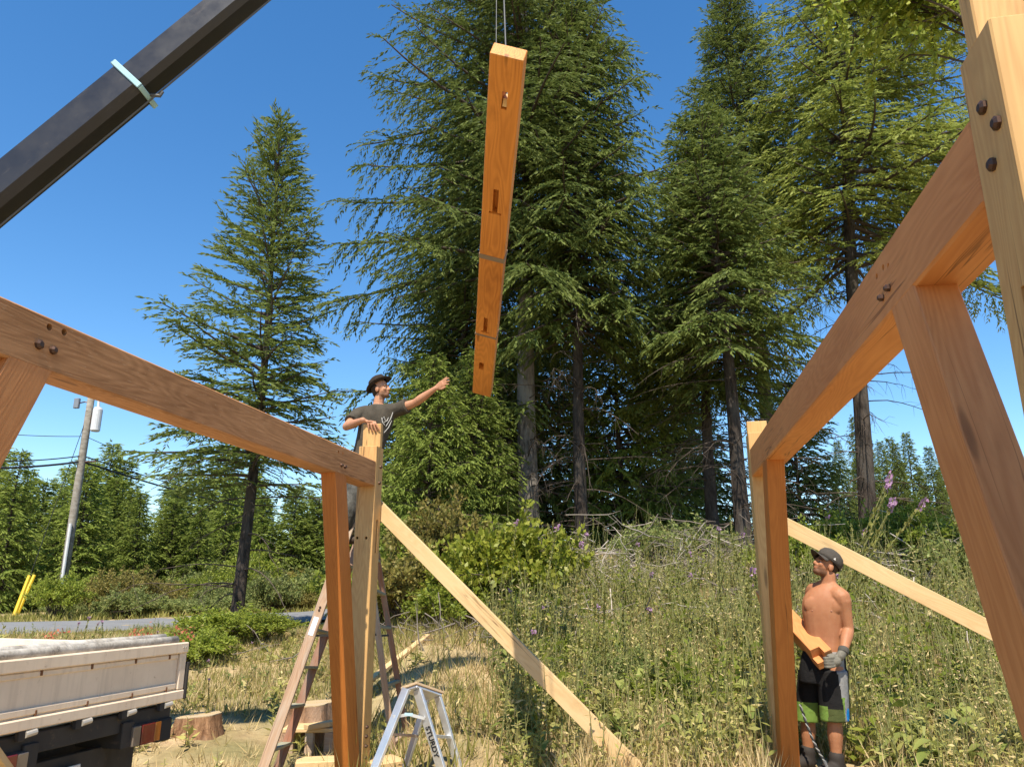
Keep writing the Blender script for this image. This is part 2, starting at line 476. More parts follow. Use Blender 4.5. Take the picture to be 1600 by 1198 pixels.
# ------------------------------------------------------------------ beam on the crane
def hanging_beam():
    d1 = 4.1
    L0 = at_dep(765, 83, d1); Fe = at_dep(752, 617, 7.75)
    best = None
    for dd in np.linspace(3.6, 4.6, 201):
        R0 = at_dep(818, 96, dd); c = (L0 + R0) / 2
        q = abs((R0 - L0).normalized().dot((Fe - c).normalized()))
        if best is None or q < best[0]: best = (q, R0)
    R0 = best[1]; Nn = (L0 + R0) / 2
    wdt = (R0 - L0).length
    x = (Fe - Nn).normalized(); y = (L0 - R0); y -= x * y.dot(x); y.normalize(); z = x.cross(y)
    if z.z < 0: z = -z; y = -y
    R = Matrix((x, y, z)).transposed()
    th = .095; Ln = (Fe - Nn).length
    M = Matrix.Translation(Nn + x * Ln / 2 + z * th / 2) @ R.to_4x4()
    t = thing('roof_beam', 'orange oiled roof beam hanging in the air from the crane cables', 'beam', tuple(Nn + x * Ln / 2))
    b = MB().box((0, 0, 0), (Ln, wdt, th)).build('timber', WOOD_ORANGE, t, .004, M=M)
    Mi = M.inverted()
    def s_at(u, v):                      # point on the underside at a photo pixel
        d = Vector(ray(u, v)); o = Vector((0, 0, HC)); n = z
        k = (Nn - o).dot(n) / d.dot(n); return Mi @ (o + d * k)
    c = []
    p = s_at(788, 158); c.append(('box', (p.x, p.y, 0), (.13, .034, .3)))
    p = s_at(774, 316); c.append(('box', (p.x, p.y, -th / 2), (.25, .038, .13)))
    p = s_at(773.5, 333.5); c.append(('box', (p.x, p.y, -th / 2), (.022, .09, .03)))
    p = s_at(758.5, 509); c.append(('box', (p.x, p.y, -th / 2), (.25, .036, .13)))
    p = s_at(758, 519); c.append(('box', (p.x, p.y, -th / 2), (.025, .075, .03)))
    p = s_at(752, 572); c.append(('box', (p.x, p.y, -th / 2), (.14, .045, .13)))
    cut(b, c)
    pw = s_at(788, 178)                  # wedge in the through mortise
    MB().box((s_at(788, 158).x + .035, s_at(788, 158).y - .002, -th * .02), (.05, .026, .07), Matrix.Rotation(.35, 3, 'Y')).build('wedge', WOOD_PALE, t, M=M)
    web = N('grey_webbing', .8); web.base((.22, .17, .13))
    anchors = []
    for u, v, w_ in ((769, 404, .05), (755, 524, .022)):
        p = s_at(u, v)
        mb = MB(); e = .002
        for cc, sz in (((p.x, 0, -th / 2 - e), (w_, wdt + .008, .004)), ((p.x, 0, th / 2 + e), (w_, wdt + .008, .004)),
                       ((p.x, wdt / 2 + e, 0), (w_, .004, th + .004)), ((p.x, -wdt / 2 - e, 0), (w_, .004, th + .004))):
            mb.box(cc, sz)
        mb.build('sling_strap', web.m, t, M=M)
        anchors.append(M @ Vector((p.x, 0, th / 2 + .01)))
    return t, anchors, Nn, x, z, th, M, Ln
HB, ANCH, HN, HX, HZ, HTH, HM, HL = hanging_beam()

# ------------------------------------------------------------------ crane boom
def crane():
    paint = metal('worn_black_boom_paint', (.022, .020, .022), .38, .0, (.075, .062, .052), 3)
    dark = metal('shaded_boom_paint', (.010, .008, .009), .5, .0, (.03, .024, .02), 4)
    blue = metal('pale_blue_collar_paint', (.34, .55, .60), .5, .0, (.30, .26, .22), 9)
    tip = at_dep(792, -345, 7.85); lo = at_dep(0, 306, 6.7)
    x = (tip - lo).normalized()
    base = lo - x * 3.9
    t = thing('crane_boom', 'black telescopic crane boom with pale blue collar crossing the sky', 'crane', (base.x, base.y, gz(base.x, base.y)))
    R = axes(base, tip)
    def pt(p, along): return p + x * along
    # length along the boom to the collar
    cd = (at_dep(207, 127, 7.0) - base).dot(x)
    total = (tip - base).length
    # sections seen along the boom's local frame (x along, y sideways, z up)
    def M0(s): return Matrix.Translation(base + x * s) @ R.to_4x4()
    def section(name, s0, s1, w, h):
        c = .05 * h / .3
        prof = [(-w / 2, -h / 2 + c), (-w / 2 + c, -h / 2), (w / 2 - c, -h / 2), (w / 2, -h / 2 + c), (w / 2, h / 2 - c * .5), (w / 2 - c * .5, h / 2), (-w / 2 + c * .5, h / 2), (-w / 2, h / 2 - c * .5)]
        n = len(prof)
        vs = [(0, a_, b_) for a_, b_ in prof] + [(s1 - s0, a_, b_) for a_, b_ in prof]
        fs = [tuple(range(n - 1, -1, -1)), tuple(range(n, 2 * n))] + [(i, (i + 1) % n, n + (i + 1) % n, n + i) for i in range(n)]
        mb = MB().add(vs, fs)
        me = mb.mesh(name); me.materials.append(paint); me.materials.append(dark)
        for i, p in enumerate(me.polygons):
            p.material_index = 1 if p.normal.z < -.9 else 0  # downward faces take a darker copy of the paint, shade put into the colour
        return link(name, me, None, t, M0(s0))
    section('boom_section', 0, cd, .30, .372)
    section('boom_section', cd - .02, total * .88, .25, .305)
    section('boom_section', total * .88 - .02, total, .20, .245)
    mb = MB()
    for y_ in (-1, 1): mb.box((0, y_ * .157, .0), (.055, .014, .392))
    mb.box((0, 0, .199), (.055, .32, .014)).box((0, 0, -.196), (.05, .30, .014))
    mb.build('collar', blue, t, .006, M=M0(cd - .01))
    MB().tube([(0, 0, -.20), (.05, 0, -.27), (.10, 0, -.255)], [.018, .016, .012], 8).build('cable_guide', metal('grey_iron', (.12, .12, .12), .5, .6), t, M=M0(cd + .02))
    MB().tube([(.1, 0, -.255), (total - .1, 0, -.22)], .009, 6).build('hoist_cable', STEEL, t, M=M0(0))
    MB().tube([(total - .02, -.09, -.12), (total - .02, .09, -.12)], .14, 18).build('tip_sheave', dark, t, .01, M=M0(0))
    # slew column carrying the boom, outside the picture
    g = gz(base.x, base.y)
    MB().box((base.x, base.y, (g + base.z) / 2 + .1), (.45, .45, base.z - g + .4)).build('slew_column', paint, t, .02)
    # hook block and the two cables down to the beam
    beam_c = HM @ Vector((0, 0, 0))
    hook = Vector((HM @ Vector((-.5, 0, 0)))); hook.z = 8.0
    h = thing('crane_hook_cables', 'thin steel cables running straight up from the hanging beam', 'cable', tuple(hook))
    MB().tube([hook, tip + Vector((0, 0, -.2))], .008, 6).build('hoist_cable', STEEL, h)
    a1 = HM @ Vector((-HL * .30, .045, HTH / 2)); a2 = HM @ Vector((-HL * .30, -.05, HTH / 2))
    MB().tube([a1, a1.lerp(hook, .5), hook], .003, 6).build('sling_cable', STEEL, h)
    MB().tube([a2, a2.lerp(hook, .5), hook], .0055, 6).build('sling_cable', STEEL, h)
    MB().box(hook + Vector((0, 0, .12)), (.16, .1, .26)).build('hook_block', metal('hook_yellow', (.5, .33, .04), .5, .0), h, .02)
crane()

def text_obj(name, cu):
    tmp = bpy.data.objects.new('tmp', cu); COL.objects.link(tmp)
    bpy.context.view_layer.update()
    me = bpy.data.meshes.new_from_object(tmp.evaluated_get(bpy.context.evaluated_depsgraph_get()))
    bpy.data.objects.remove(tmp)
    o = bpy.data.objects.new(name, me); COL.objects.link(o); return o

# ------------------------------------------------------------------ small flatbed truck
def truck():
    kc = N('dirty_cream_truck_paint', .5, .4)
    v = kc.coord('Object')
    n1 = kc.noise(v, 2.2, 5, .65); n2 = kc.noise(v, 17, 6, .75)
    mp = kc.coord('Object', (30, 30, 1.6)); st = kc.noise(mp, 1.0, 4, .6)
    c = kc.ramp(n1, [(.3, (.62, .49, .36)), (.7, (.76, .62, .47))])
    c = kc.mix(kc.ramp(st, [(.5, 0.0), (.75, .35)]), c, (.38, .29, .21))
    c = kc.mix(kc.ramp(n2, [(.62, 0.0), (.74, .8)]), c, (.26, .14, .07))
    kc.bump(n2, .12, .004); cream = kc.base(c)
    white = metal('white_bed_paint', (.80, .79, .76), .5, .0, (.55, .5, .42), 3)
    black = metal('black_underframe', (.028, .024, .021), .75, .0, (.10, .065, .04), 5)
    rubber = N('tyre_rubber', .9).base((.025, .024, .023))
    rust = metal('rusty_hinge', (.20, .09, .04), .8, .3, (.34, .20, .11), 18)
    chrome = metal('latch_zinc', (.50, .46, .40), .45, .4)
    def gl(name, col, em=0):
        k = N(name, .15, .5); k.p.inputs['Coat Weight'].default_value = .6; return k.base(col)
    red = gl('red_lens', (.11, .008, .008)); amber = gl('amber_lens', (.28, .085, .012)); clear = gl('grey_lens', (.15, .12, .095))
    R0 = at_r(291, 1003, 5.5); R0.z = 0
    yd = Vector((.10, .995, 0)).normalized(); xd = Vector((yd.y, -yd.x, 0))      # xd points out of the tail
    Wd = 1.46
    o = R0 - yd * Wd / 2
    g = gz(o.x - 1.2, o.y)
    t = thing('flatbed_truck', 'small cream flatbed truck backed up with scuffed tailgate and red tail lamp', 'truck', (o.x, o.y, g))
    M = Matrix.Translation((o.x, o.y, 0)) @ Matrix((xd, yd, Vector((0, 0, 1)))).transposed().to_4x4()
    zt, zb = 1.152, .81
    def part(mb, name, mat, bev=.004, parent=t): return mb.build(name, mat, parent, bev, M=M)
    # tailgate: pressed panel with rails, stiles and ribs
    tg = part(MB().box((-.012, 0, (zt + zb) / 2), (.02, Wd - .02, zt - zb - .02)), 'tailgate', cream)
    mb = MB()
    mb.box((.010, 0, zt - .032), (.034, Wd, .064)).box((.010, 0, zb + .03), (.030, Wd, .056))
    for s_ in (-1, 1): mb.box((.006, s_ * (Wd / 2 - .03), (zt + zb) / 2), (.024, .058, zt - zb - .122))
    part(mb, 'tailgate_frame', cream, .006, tg)
    mb = MB().box((.002, 0, zt - .082), (.014, Wd - .13, .030)).box((.004, 0, zb + .086), (.018, Wd - .13, .034))
    part(mb, 'pressed_rib', cream, .005, tg)
    for yy in (.58, .30, -.02, -.34, -.6):
        for zz in (zt - .078, zb + .075):
            h = part(MB().box((.010, yy, zz), (.012, .012, .028)), 'rust_hinge', rust, .002, tg)
    for yy in (.60, .30, -.02, -.36):
        part(MB().tube([(.02, yy - .03, zb - .018), (.02, yy + .03, zb - .012)], .016, 10), 'latch_pin', chrome, 0, tg)
        part(MB().box((.006, yy - .045, zb - .02), (.03, .04, .05)), 'latch_bracket', black, .003, tg)
    for yy in (Wd / 2 - .03, Wd / 2 - .05): part(MB().tube([(.026, yy, zt - .03), (.032, yy, zt - .03)], .006, 8), 'rivet', chrome, 0, tg)
    # bed
    bed = part(MB().box((-1.02, 0, zb - .03), (1.86, Wd - .04, .06)), 'bed', white)
    part(MB().box((-.97, 0, zb + .004), (1.86, Wd - .1, .008)), 'bed_liner', white, 0, bed)
    for s_ in (-1, 1):
        sg = part(MB().box((-.97, s_ * (Wd / 2 - .018), (zt + zb) / 2 - .002), (1.88, .03, zt - zb - .005)), 'side_gate', cream)
    part(MB().box((.004, Wd / 2 + .012, (zt + zb) / 2 - .06), (.05, .022, .22)), 'corner_guard', black)
    # underframe
    mb = MB().box((-.06, 0, zb - .075), (.08, Wd - .1, .10)).box((-1.6, .32, zb - .14), (3.2, .09, .14)).box((-1.6, -.32, zb - .14), (3.2, .09, .14))
    mb.box((-.16, 0, .50), (.06, .62, .22)).box((-.25, .50, .43), (.03, .30, .42)).box((-.25, -.50, .43), (.03, .30, .42))
    part(mb, 'underframe', black)
    part(MB().box((-.02, .62, zb - .16), (.05, .12, .13)), 'rubber_stop', rubber, .01)
    part(MB().box((-.34, -.05, .44), (.03, 1.16, .52)), 'rear_apron', black)
    for s_ in (1, -1):
        yc = s_ * .46
        lamp = part(MB().box((-.035, yc, zb - .155), (.075, .24, .12)), 'tail_lamp', black, .01)
        e = .0
        part(MB().box((.006, yc - s_ * .085, zb - .155), (.022, .06, .108)), 'reverse_lens', clear, .004, lamp)
        part(MB().box((.008, yc + s_ * .002, zb - .155), (.026, .105, .110)), 'brake_lens', red, .004, lamp)
        part(MB().box((.006, yc + s_ * .084, zb - .155), (.022, .05, .108)), 'indicator_lens', amber, .004, lamp)
        part(MB().tube([(-.04, yc - s_ * .13, zb - .10), (-.03, yc - s_ * .16, zb - .14), (-.05, yc - s_ * .15, zb - .06)], .006, 6), 'lamp_wire', rubber, 0, lamp)
    # number plate
    pl = part(MB().box((-.10, -.06, .475), (.008, .33, .165)), 'number_plate', metal('white_plate', (.62, .60, .56), .5, .0, (.4, .33, .26), 8), .003)
    kt = N('plate_green', .6); kt.base((.02, .05, .04))
    cu = bpy.data.curves.new('plate_text', 'FONT'); cu.body = '· · 42'; cu.size = .10; cu.align_x = 'CENTER'; cu.extrude = .0015
    cu.materials.append(kt.m)
    to = text_obj('plate_lettering', cu)
    to.matrix_basis = M @ Matrix.Translation((-.094, -.05, .485)) @ Matrix.Rotation(math.pi / 2, 4, 'Z') @ Matrix.Rotation(math.pi / 2, 4, 'X')
    attach(to, pl); to['kind'] = 'stuff'
    # wheels, axle, cab
    for xw in (-.62, -2.5):
        for s_ in (-1, 1):
            w = MB().tube([(xw, s_ * .52, g + .27), (xw, s_ * .54, g + .27), (xw, s_ * .64, g + .27), (xw, s_ * .66, g + .27)], [.25, .27, .27, .25], 26)
            wo = part(w, 'wheel', rubber, 0)
            part(MB().tube([(xw, s_ * .655, g + .27), (xw, s_ * .668, g + .27)], [.16, .15], 20), 'rim', chrome, 0, wo)
    cab = part(MB().box((-2.55, 0, .98), (1.05, 1.40, .72)).box((-2.55, 0, 1.52), (1.0, 1.34, .40), None, (.84, .92)), 'cab', cream, .03)
    part(MB().box((-2.035, 0, 1.52), (.012, 1.05, .30)), 'rear_window', N('cab_glass', .08, .5).base((.03, .04, .045)), .01, cab)
    for s_ in (-1, 1): part(MB().box((-2.55, s_ * .668, 1.50), (.7, .012, .28)), 'side_window', N('cab_side_glass', .08, .5).base((.03, .04, .045)), .01, cab)
    part(MB().box((-1.98, 0, 1.20), (.05, 1.3, .75)), 'headboard', cream)
    # weathered rails lying in the bed
    def rail(label, p0, p1, r):
        p0, p1 = M @ Vector(p0), M @ Vector(p1)
        pts = [p0.lerp(p1, i / 9) for i in range(10)]
        rr = [r * (.9 + .2 * random.random()) for _ in pts]
        o_ = MB().tube(pts, rr, 10).build('fence_rail', WOOD_GREY, None, smooth=True)
        setp(o_, label, 'wooden rail', 'grey rails lying in the truck bed')
    rail('weathered grey rail lying along the top of the truck tailgate', (-.055, .70, zt + .012), (-.04, -1.15, zt + .022), .027)
    rail('split grey rail lying across the truck bed behind the nearer rail', (-.18, .74, zt + .02), (-.72, -1.1, zt - .02), .030)
truck()

# ------------------------------------------------------------------ wooden stepladder behind the left post
def big_ladder():
    t = thing('tall_stepladder', 'tall worn wooden stepladder standing open behind the left post', 'ladder', tuple(at_r(520, 1205, 8.2)))
    L1, L2 = at_r(405, 1217, 7.75), at_r(433, 1202, 8.15)
    A1, A2 = at_r(563, 776, 8.05), at_r(577, 796, 8.45)
    R1, R2 = at_r(617, 1192, 8.25), at_r(639, 1170, 8.85)
    sd = (A2 - A1).normalized()
    def rail(a, b, w, d, mat): return timber('rail', a, b, w, d, mat, t, up=sd.cross((b - a).normalized()), bevel=.003)
    rail(L1, A1, .03, .095, WOOD_LADDER); rail(L2, A2, .03, .085, WOOD_LADDER_RED)
    rail(R1, A1, .028, .062, WOOD_LADDER); rail(R2, A2, .028, .06, WOOD_LADDER_RED)
    for f in (.09, .225, .36, .49, .62, .75, .87):
        a, b = L1.lerp(A1, f), L2.lerp(A2, f)
        timber('step', a, b, .105, .026, WOOD_STEP, t, bevel=.004)
    for f in (.07, .28, .50, .64, .78):
        a, b = R1.lerp(A1, f), R2.lerp(A2, f)
        timber('rear_rung', a, b, .055, .03, WOOD_STEP if f > .2 else WOOD_LADDER, t, bevel=.004)
    top = timber('top_cap', A1 - sd * .05, A2 + sd * .05, .17, .03, metal('pale_ladder_cap', (.75, .73, .68), .6, .0), t)
    for (p, q, r_, s_) in ((L1, A1, R1, A1), (L2, A2, R2, A2)):
        MB().bar(p.lerp(q, .47), r_.lerp(s_, .47), .006, .022).build('spreader_bar', metal('dark_spreader', (.08, .075, .07), .5, .6), t)
    n = (A1 - L1).cross(sd).normalized()
    n1 = sd * -1
    st = metal('ladder_sticker', (.72, .78, .80), .5, .0, (.35, .45, .52), 40)
    for f0, f1 in ((.47, .535), (.655, .70)):
        a, b = L1.lerp(A1, f0) + n1 * .0165, L1.lerp(A1, f1) + n1 * .0165
        MB().bar(a, b, .003, .05, up=sd.cross((b - a).normalized())).build('sticker', st, t)
    for f in (.56, .57):
        hexbolt(L1.lerp(A1, f) + n1 * .016, n1, .012, t, 'bolt', .006)
    return L1, A1, A2, L2, sd
LAD = big_ladder()

# ------------------------------------------------------------------ small aluminium stepladder
def small_ladder():
    t = thing('small_stepladder', 'small white aluminium stepladder lettered STURDY, with wooden top', 'ladder', tuple(at_r(650, 1225, 6.9)))
    r1, r2 = 6.95, 7.25
    At, Bt = at_r(635, 1075, r1), at_r(652, 1077, r1 + .03)
    Af, Bf = at_r(577, 1221, r1 - .12), at_r(697, 1224, r1 - .10)
    Ct, Dt = at_r(684, 1088, r2 - .1), at_r(668, 1087, r2)
    Cf, Df = at_r(722, 1216, r2 - .12), at_r(629, 1212, r2 + .02)
    side = (Ct - Bt).normalized()
    def leg(a, b, w, d):
        a = Vector(a); b = Vector(b)
        return timber('leg', a, b, d, w, ALU, t, up=side.cross((b - a).normalized()), bevel=.003)
    leg(Af, At, .085, .03); lb = leg(Bf, Bt, .085, .03); leg(Cf, Ct, .07, .028); leg(Df, Dt, .065, .028)
    topz = wood('stepladder_top', (.55, .40, .25), (.40, .26, .14))
    c = (At + Bt + Ct + Dt) / 4
    vx = (Bt - At).normalized()
    R = Matrix((side, side.cross(vx).cross(side).normalized(), side.cross(vx).normalized())).transposed()
    up = R.col[2] if R.col[2].z > 0 else -R.col[2]
    y = up.cross(side).normalized()
    R = Matrix((side, y, up)).transposed()
    ln = (Ct - Bt).length
    MB().box(c + up * .022, (ln + .09, .19, .022), R).build('top_board', topz, t, .003)
    MB().box(c + up * .0, (ln + .06, .17, .02), R).build('top_bracket', ALU, t, .003)
    def st(a, b, n_='step', w=.075, h=.022): return MB().bar(a, b, w, h).build(n_, WOOD_LADDER if n_ == 'step' else ALU, t, .003)
    st(Af.lerp(At, .50), Df.lerp(Dt, .50)); st(Af.lerp(At, .08), Df.lerp(Dt, .08))
    st(Bf.lerp(Bt, .50), Cf.lerp(Ct, .50), 'cross_bar', .05, .025); st(Bf.lerp(Bt, .10), Cf.lerp(Ct, .10), 'cross_bar', .05, .025)
    p, q = Af.lerp(At, .68), Bf.lerp(Bt, .68)
    m = (p + q) / 2 + Vector((0, 0, .025))
    off = -side * .02
    MB().bar(p + off, m + off, .006, .024).bar(m + off, q + off, .006, .024).build('side_strap', ALU, t)
    MB().bar(m + off * 1.3 - (q - p).normalized() * .035, m + off * 1.3 + (q - p).normalized() * .035, .004, .022).build('sticker', metal('pale_blue_sticker', (.45, .62, .68), .5, .0), t)
    # lettering down the broad leg, facing the camera
    cu = bpy.data.curves.new('STURDY', 'FONT'); cu.body = 'STURDY'; cu.size = .068; cu.align_x = 'CENTER'; cu.align_y = 'CENTER'; cu.extrude = .001; cu.offset = .0022
    k = N('black_lettering', .6); cu.materials.append(k.base((.015, .015, .018)))
    to = text_obj('lettering', cu)
    ax = (Bf - Bt).normalized()
    nn = -side; nn = (nn - ax * nn.dot(ax)).normalized()
    nv = wm(lb).to_3x3()
    best = max((nv.col[1].normalized(), -nv.col[1].normalized(), nv.col[2].normalized(), -nv.col[2].normalized()), key=lambda w: w.dot((Vector((0, 0, HC)) - Bt).normalized()))
    nn = Vector(best)
    w_ = .03 if abs(nn.dot(nv.col[1].normalized())) > .7 else .085
    yy = nn.cross(ax).normalized()
    ctr = Bt.lerp(Bf, .56) + nn * (w_ / 2 + .002)
    to.matrix_basis = Matrix.Translation(ctr) @ Matrix((ax, yy, nn)).transposed().to_4x4()
    attach(to, t)
small_ladder()

# ------------------------------------------------------------------ utility pole, wires, guy guards
def utility_pole():
    base = at_r(91, 961, 29.2); base.z = gz(base.x, base.y)
    t = thing('utility_pole', 'tall grey wooden utility pole with transformer across the road', 'utility pole', tuple(base))
    Hh = 8.6
    kp = wood('grey_pole_wood', (.30, .265, .22), (.15, .13, .105), grey=(.34, .32, .28), rough=.9)
    MB().tube([base + Vector((0, 0, z)) for z in (-.3, 3, 6, Hh)], [.135, .128, .118, .105], 14).build('pole', kp, t, smooth=True)
    grey = metal('grey_transformer_paint', (.62, .63, .64), .5, .0)
    cx = Vector((_cy, _sy, 0))
    z0 = 1.5 + (at_r(146, 656, 29.2).z - 1.5)
    tc = base + cx * .30; tc.z = z0
    MB().tube([tc + Vector((0, 0, q)) for q in (-.42, -.38, .34, .42)], [.13, .155, .155, .12], 16).build('transformer', grey, t)
    MB().tube([tc + Vector((.0, 0, .42)), tc + Vector((-.03, 0, .72))], [.05, .035], 8).build('bushing', grey, t)
    MB().box(tc - cx * .16, (.1, .1, .3)).build('bracket', PEG, t)
    lz = at_r(130, 631, 29.2).z
    a = base + Vector((0, 0, 0)); a.z = lz + .05
    e = a - cx * .42
    MB().tube([a, a - cx * .2 + Vector((0, 0, .05)), e], .022, 6).build('lamp_arm', PEG, t)
    MB().box(e - cx * .05, (.2, .12, .36)).build('flood_lamp', metal('grey_lamp', (.25, .26, .28), .4, .3), t, .02)
    MB().tube([base + Vector((.09, -.17, .1)), base + Vector((.09, -.17, 2.9))], .05, 8).build('conduit', grey, t)
    cz = at_r(131, 722, 29.2).z
    MB().tube([(base.x, base.y, cz), (base.x + .5 * _cy, base.y + .5 * _sy, cz + .03)], .03, 6).build('wire_bracket', PEG, t)
    wire = N('black_wire', .6); wire.base((.02, .02, .022))
    def cable(label, a, b, sag, r, n=24):
        pts = []
        for i in range(n + 1):
            f = i / n; p = Vector(a).lerp(Vector(b), f); p.z -= sag * 4 * f * (1 - f); pts.append(p)
        o = MB().tube(pts, r, 5, False).build('overhead_wire', wire.m, None, smooth=True)
        setp(o, label, 'overhead wire')
    pw = Vector((base.x, base.y, cz))
    d = Vector((ROAD_D.x, ROAD_D.y, 0))
    far = at_r(560, 815, 52); lft = at_r(-260, 716, 26)
    cable('heavy dark lower wire running left from the utility pole', lft, pw + Vector((0, 0, .02)), .25, .035)
    cable('thinner dark wire running left just above the heavy one', lft + Vector((0, 0, .35)), pw + Vector((0, 0, .22)), .3, .02)
    cable('heavy dark lower wire running right from the pole behind the lone fir', pw + Vector((0, 0, .02)), far, .5, .035)
    cable('thinner dark wire running right from the pole above the heavy one', pw + Vector((0, 0, .22)), far + Vector((0, 0, .45)), .55, .02)
    pz = at_r(140, 682, 29.2).z
    cable('thin pale wire crossing the sky left of the pole', at_r(-200, 648, 30), (base.x, base.y, pz), .2, .012)
    cable('thin wire dropping right from the upper part of the pole', (base.x, base.y, pz), at_r(330, 748, 45), .2, .012)
    cable('guy wire slanting down to the yellow guards', (base.x, base.y, at_r(137, 640, 29.2).z), at_r(24, 964, 28.6), 0, .011)
    yl = metal('yellow_plastic', (.72, .48, .015), .5, .0, (.5, .33, .03), 6)
    for i, (u0, v0, u1, v1) in enumerate(((22, 962, 46, 899), (27, 957, 54, 898))):
        a, b = at_r(u0, v0, 27.2 + .3 * i), at_r(u1, v1, 27.5 + .3 * i)
        a.z = min(a.z, gz(a.x, a.y) + .05)
        o = MB().tube([a, a.lerp(b, .5), b], [.06, .055, .05], 8).build('guy_wire_guard', yl)
        setp(o, ('left' if i == 0 else 'right') + ' one of two leaning yellow guy wire guards by the road', 'guy guard', 'yellow guy wire guards')
utility_pole()

# ------------------------------------------------------------------ stumps, offcuts, boards on the ground
def bark(name, a, b, sc=(1, 1, .22), pale=.7):
    k = N(name, .95, .1); v = k.coord('Object', sc, 5.0)
    n = k.noise(v, 14, 6, .7); m_ = k.noise(k.coord('Object', (1, 1, .5), 3.0), 2.5, 4, .6)
    c = k.mix(k.ramp(m_, [(.4, 0.0), (.65, pale)]), k.ramp(n, [(.35, b), (.65, a)]), mixc(a, (.36, .34, .30), .5))
    k.bump(n, 1.0, .05); return k.base(c)
BARK = bark('fir_bark', (.075, .058, .047), (.022, .017, .014), pale=.2)
STUMP_BARK = bark('red_brown_stump_bark', (.40, .225, .12), (.13, .065, .034))
BARK_PALE = bark('pale_lichened_bark', (.26, .225, .19), (.075, .062, .052))
def endgrain():
    k = N('sawn_stump_top', .85, .15); v = k.coord('Object')
    w = k.n('ShaderNodeTexWave', wave_type='RINGS', rings_direction='Z'); w.inputs['Scale'].default_value = 14; w.inputs['Distortion'].default_value = 3; k.l(v, w.inputs['Vector'])
    c = k.mix(w.outputs['Fac'], (.50, .37, .20), (.36, .24, .12)); c = k.mix(k.ramp(k.noise(v, 4, 5, .7), [(.45, 0.0), (.7, .6)]), c, (.40, .36, .29))
    return k.base(c)
ENDG = endgrain()
def stump(label, u, v, r, rad, h, seed):
    rs = np.random.default_rng(seed)
    p = at_r(u, v, r); g = gz(p.x, p.y)
    t = thing('tree_stump', label, 'stump', (p.x, p.y, g))
    n = 40; th = np.linspace(0, 2 * math.pi, n, endpoint=False)
    prof = 1 + .06 * np.sin(3 * th + seed) + .04 * np.sin(7 * th) + .05 * rs.random(n)
    vs, fs = [], []
    for k, (zz, s_) in enumerate(((-.15, 1.25), (.0, 1.15), (h * .35, 1.04), (h * .8, 1.0), (h, .99))):
        for i in range(n):
            rr = rad * s_ * (1 + (prof[i] - 1) * (1.6 if k < 3 else 1.0))
            vs.append((p.x + rr * math.cos(th[i]), p.y + rr * math.sin(th[i]), g + zz + (.02 * math.cos(th[i]) if k >= 3 else 0)))
    for k in range(4):
        for i in range(n):
            fs.append((k * n + i, k * n + (i + 1) % n, (k + 1) * n + (i + 1) % n, (k + 1) * n + i))
    link('bark', fast_mesh('bark', vs, fs), STUMP_BARK, t)
    cv = [(rad * .97 * prof[i] * math.cos(th[i]), rad * .97 * prof[i] * math.sin(th[i]), .02 * math.cos(th[i])) for i in range(n)]
    mb = MB().add(cv + [(q[0], q[1], q[2] + .012) for q in cv], [tuple(range(n, 2 * n))] + [(i, (i + 1) % n, n + (i + 1) % n, n + i) for i in range(n)])
    mb.build('cut_face', ENDG, t, M=Matrix.Translation((p.x, p.y, g + h - .004)))
stump('round tree stump in dry grass beside the truck tail lamp', 312, 1128, 9.5, .225, .17, 3)
stump('broad tree stump half hidden behind the wooden stepladder', 478, 1140, 9.2, .28, .31, 4)
def on_ground_board(name, label, a, b, w, th, mat, lift=.0):
    return board(name, label, a, b, w, th, mat, up=(0, 0, 1))
a, b = at_r(527, 1102, 9.5), at_r(667, 1022, 11.7)
b.z = max(b.z, gz(b.x, b.y) + .1); a.z = max(a.z, gz(a.x, a.y) + .06)
o_ = timber('lumber', a, b, .09, .045, WOOD_PALE, None); setp(o_, 'pale squared lumber lying on the slope behind the stepladders', 'lumber')
# saw bench: slab on short posts
p = at_r(492, 1160, 8.75); g = gz(p.x, p.y)
t = thing('low_bench', 'low rough slab bench on stubby posts beside the wooden ladder', 'bench', (p.x, p.y, g))
zt = at_r(492, 1140, 8.6).z
MB().box((p.x, p.y, zt), (.62, .34, .045), Matrix.Rotation(.25, 3, 'Z')).build('slab', WOOD_PALE, t, .008)
for dx, dy in ((-.22, -.12), (.0, -.13), (.2, -.1), (.2, .1), (-.2, .1)):
    MB().box((p.x + dx, p.y + dy, (zt + g) / 2 - .06), (.09, .05, zt - g + .08)).build('leg', WOOD_LADDER, t, .004)
a, b = at_r(478, 1134, 8.5), at_r(560, 1103, 8.8)
zz = zt + .048
a.z = zz; b.z = zz + .012
o_ = timber('offcut', a, b, .10, .05, WOOD_PALE, None); setp(o_, 'short pale offcut resting on the low slab bench', 'offcut')
p = at_r(496, 1196, 8.0); g = gz(p.x, p.y)
o_ = MB().box((p.x, p.y, g + .06), (.40, .26, .12), Matrix.Rotation(.4, 3, 'Z')).build('timber_block', WOOD_PALE, None, .006); setp(o_, 'flat pale timber block on the ground at the left post foot', 'timber block')
p = at_r(600, 1200, 7.7); g = gz(p.x, p.y)
o_ = MB().box((p.x, p.y, g + .05), (.34, .30, .10), Matrix.Rotation(.9, 3, 'Z')).build('timber_block', WOOD_PALE, None, .006); setp(o_, 'square pale block on the ground between the post and the aluminium ladder', 'timber block')
p = at_r(931, 1120, 9.2); g = gz(p.x, p.y)
o_ = timber('wooden_stake', (p.x, p.y, g - .1), (p.x + .01, p.y, g + .42), .04, .04, WOOD_LADDER, None, up=(0, 1, 0)); setp(o_, 'short wooden survey stake standing in the weeds', 'stake')
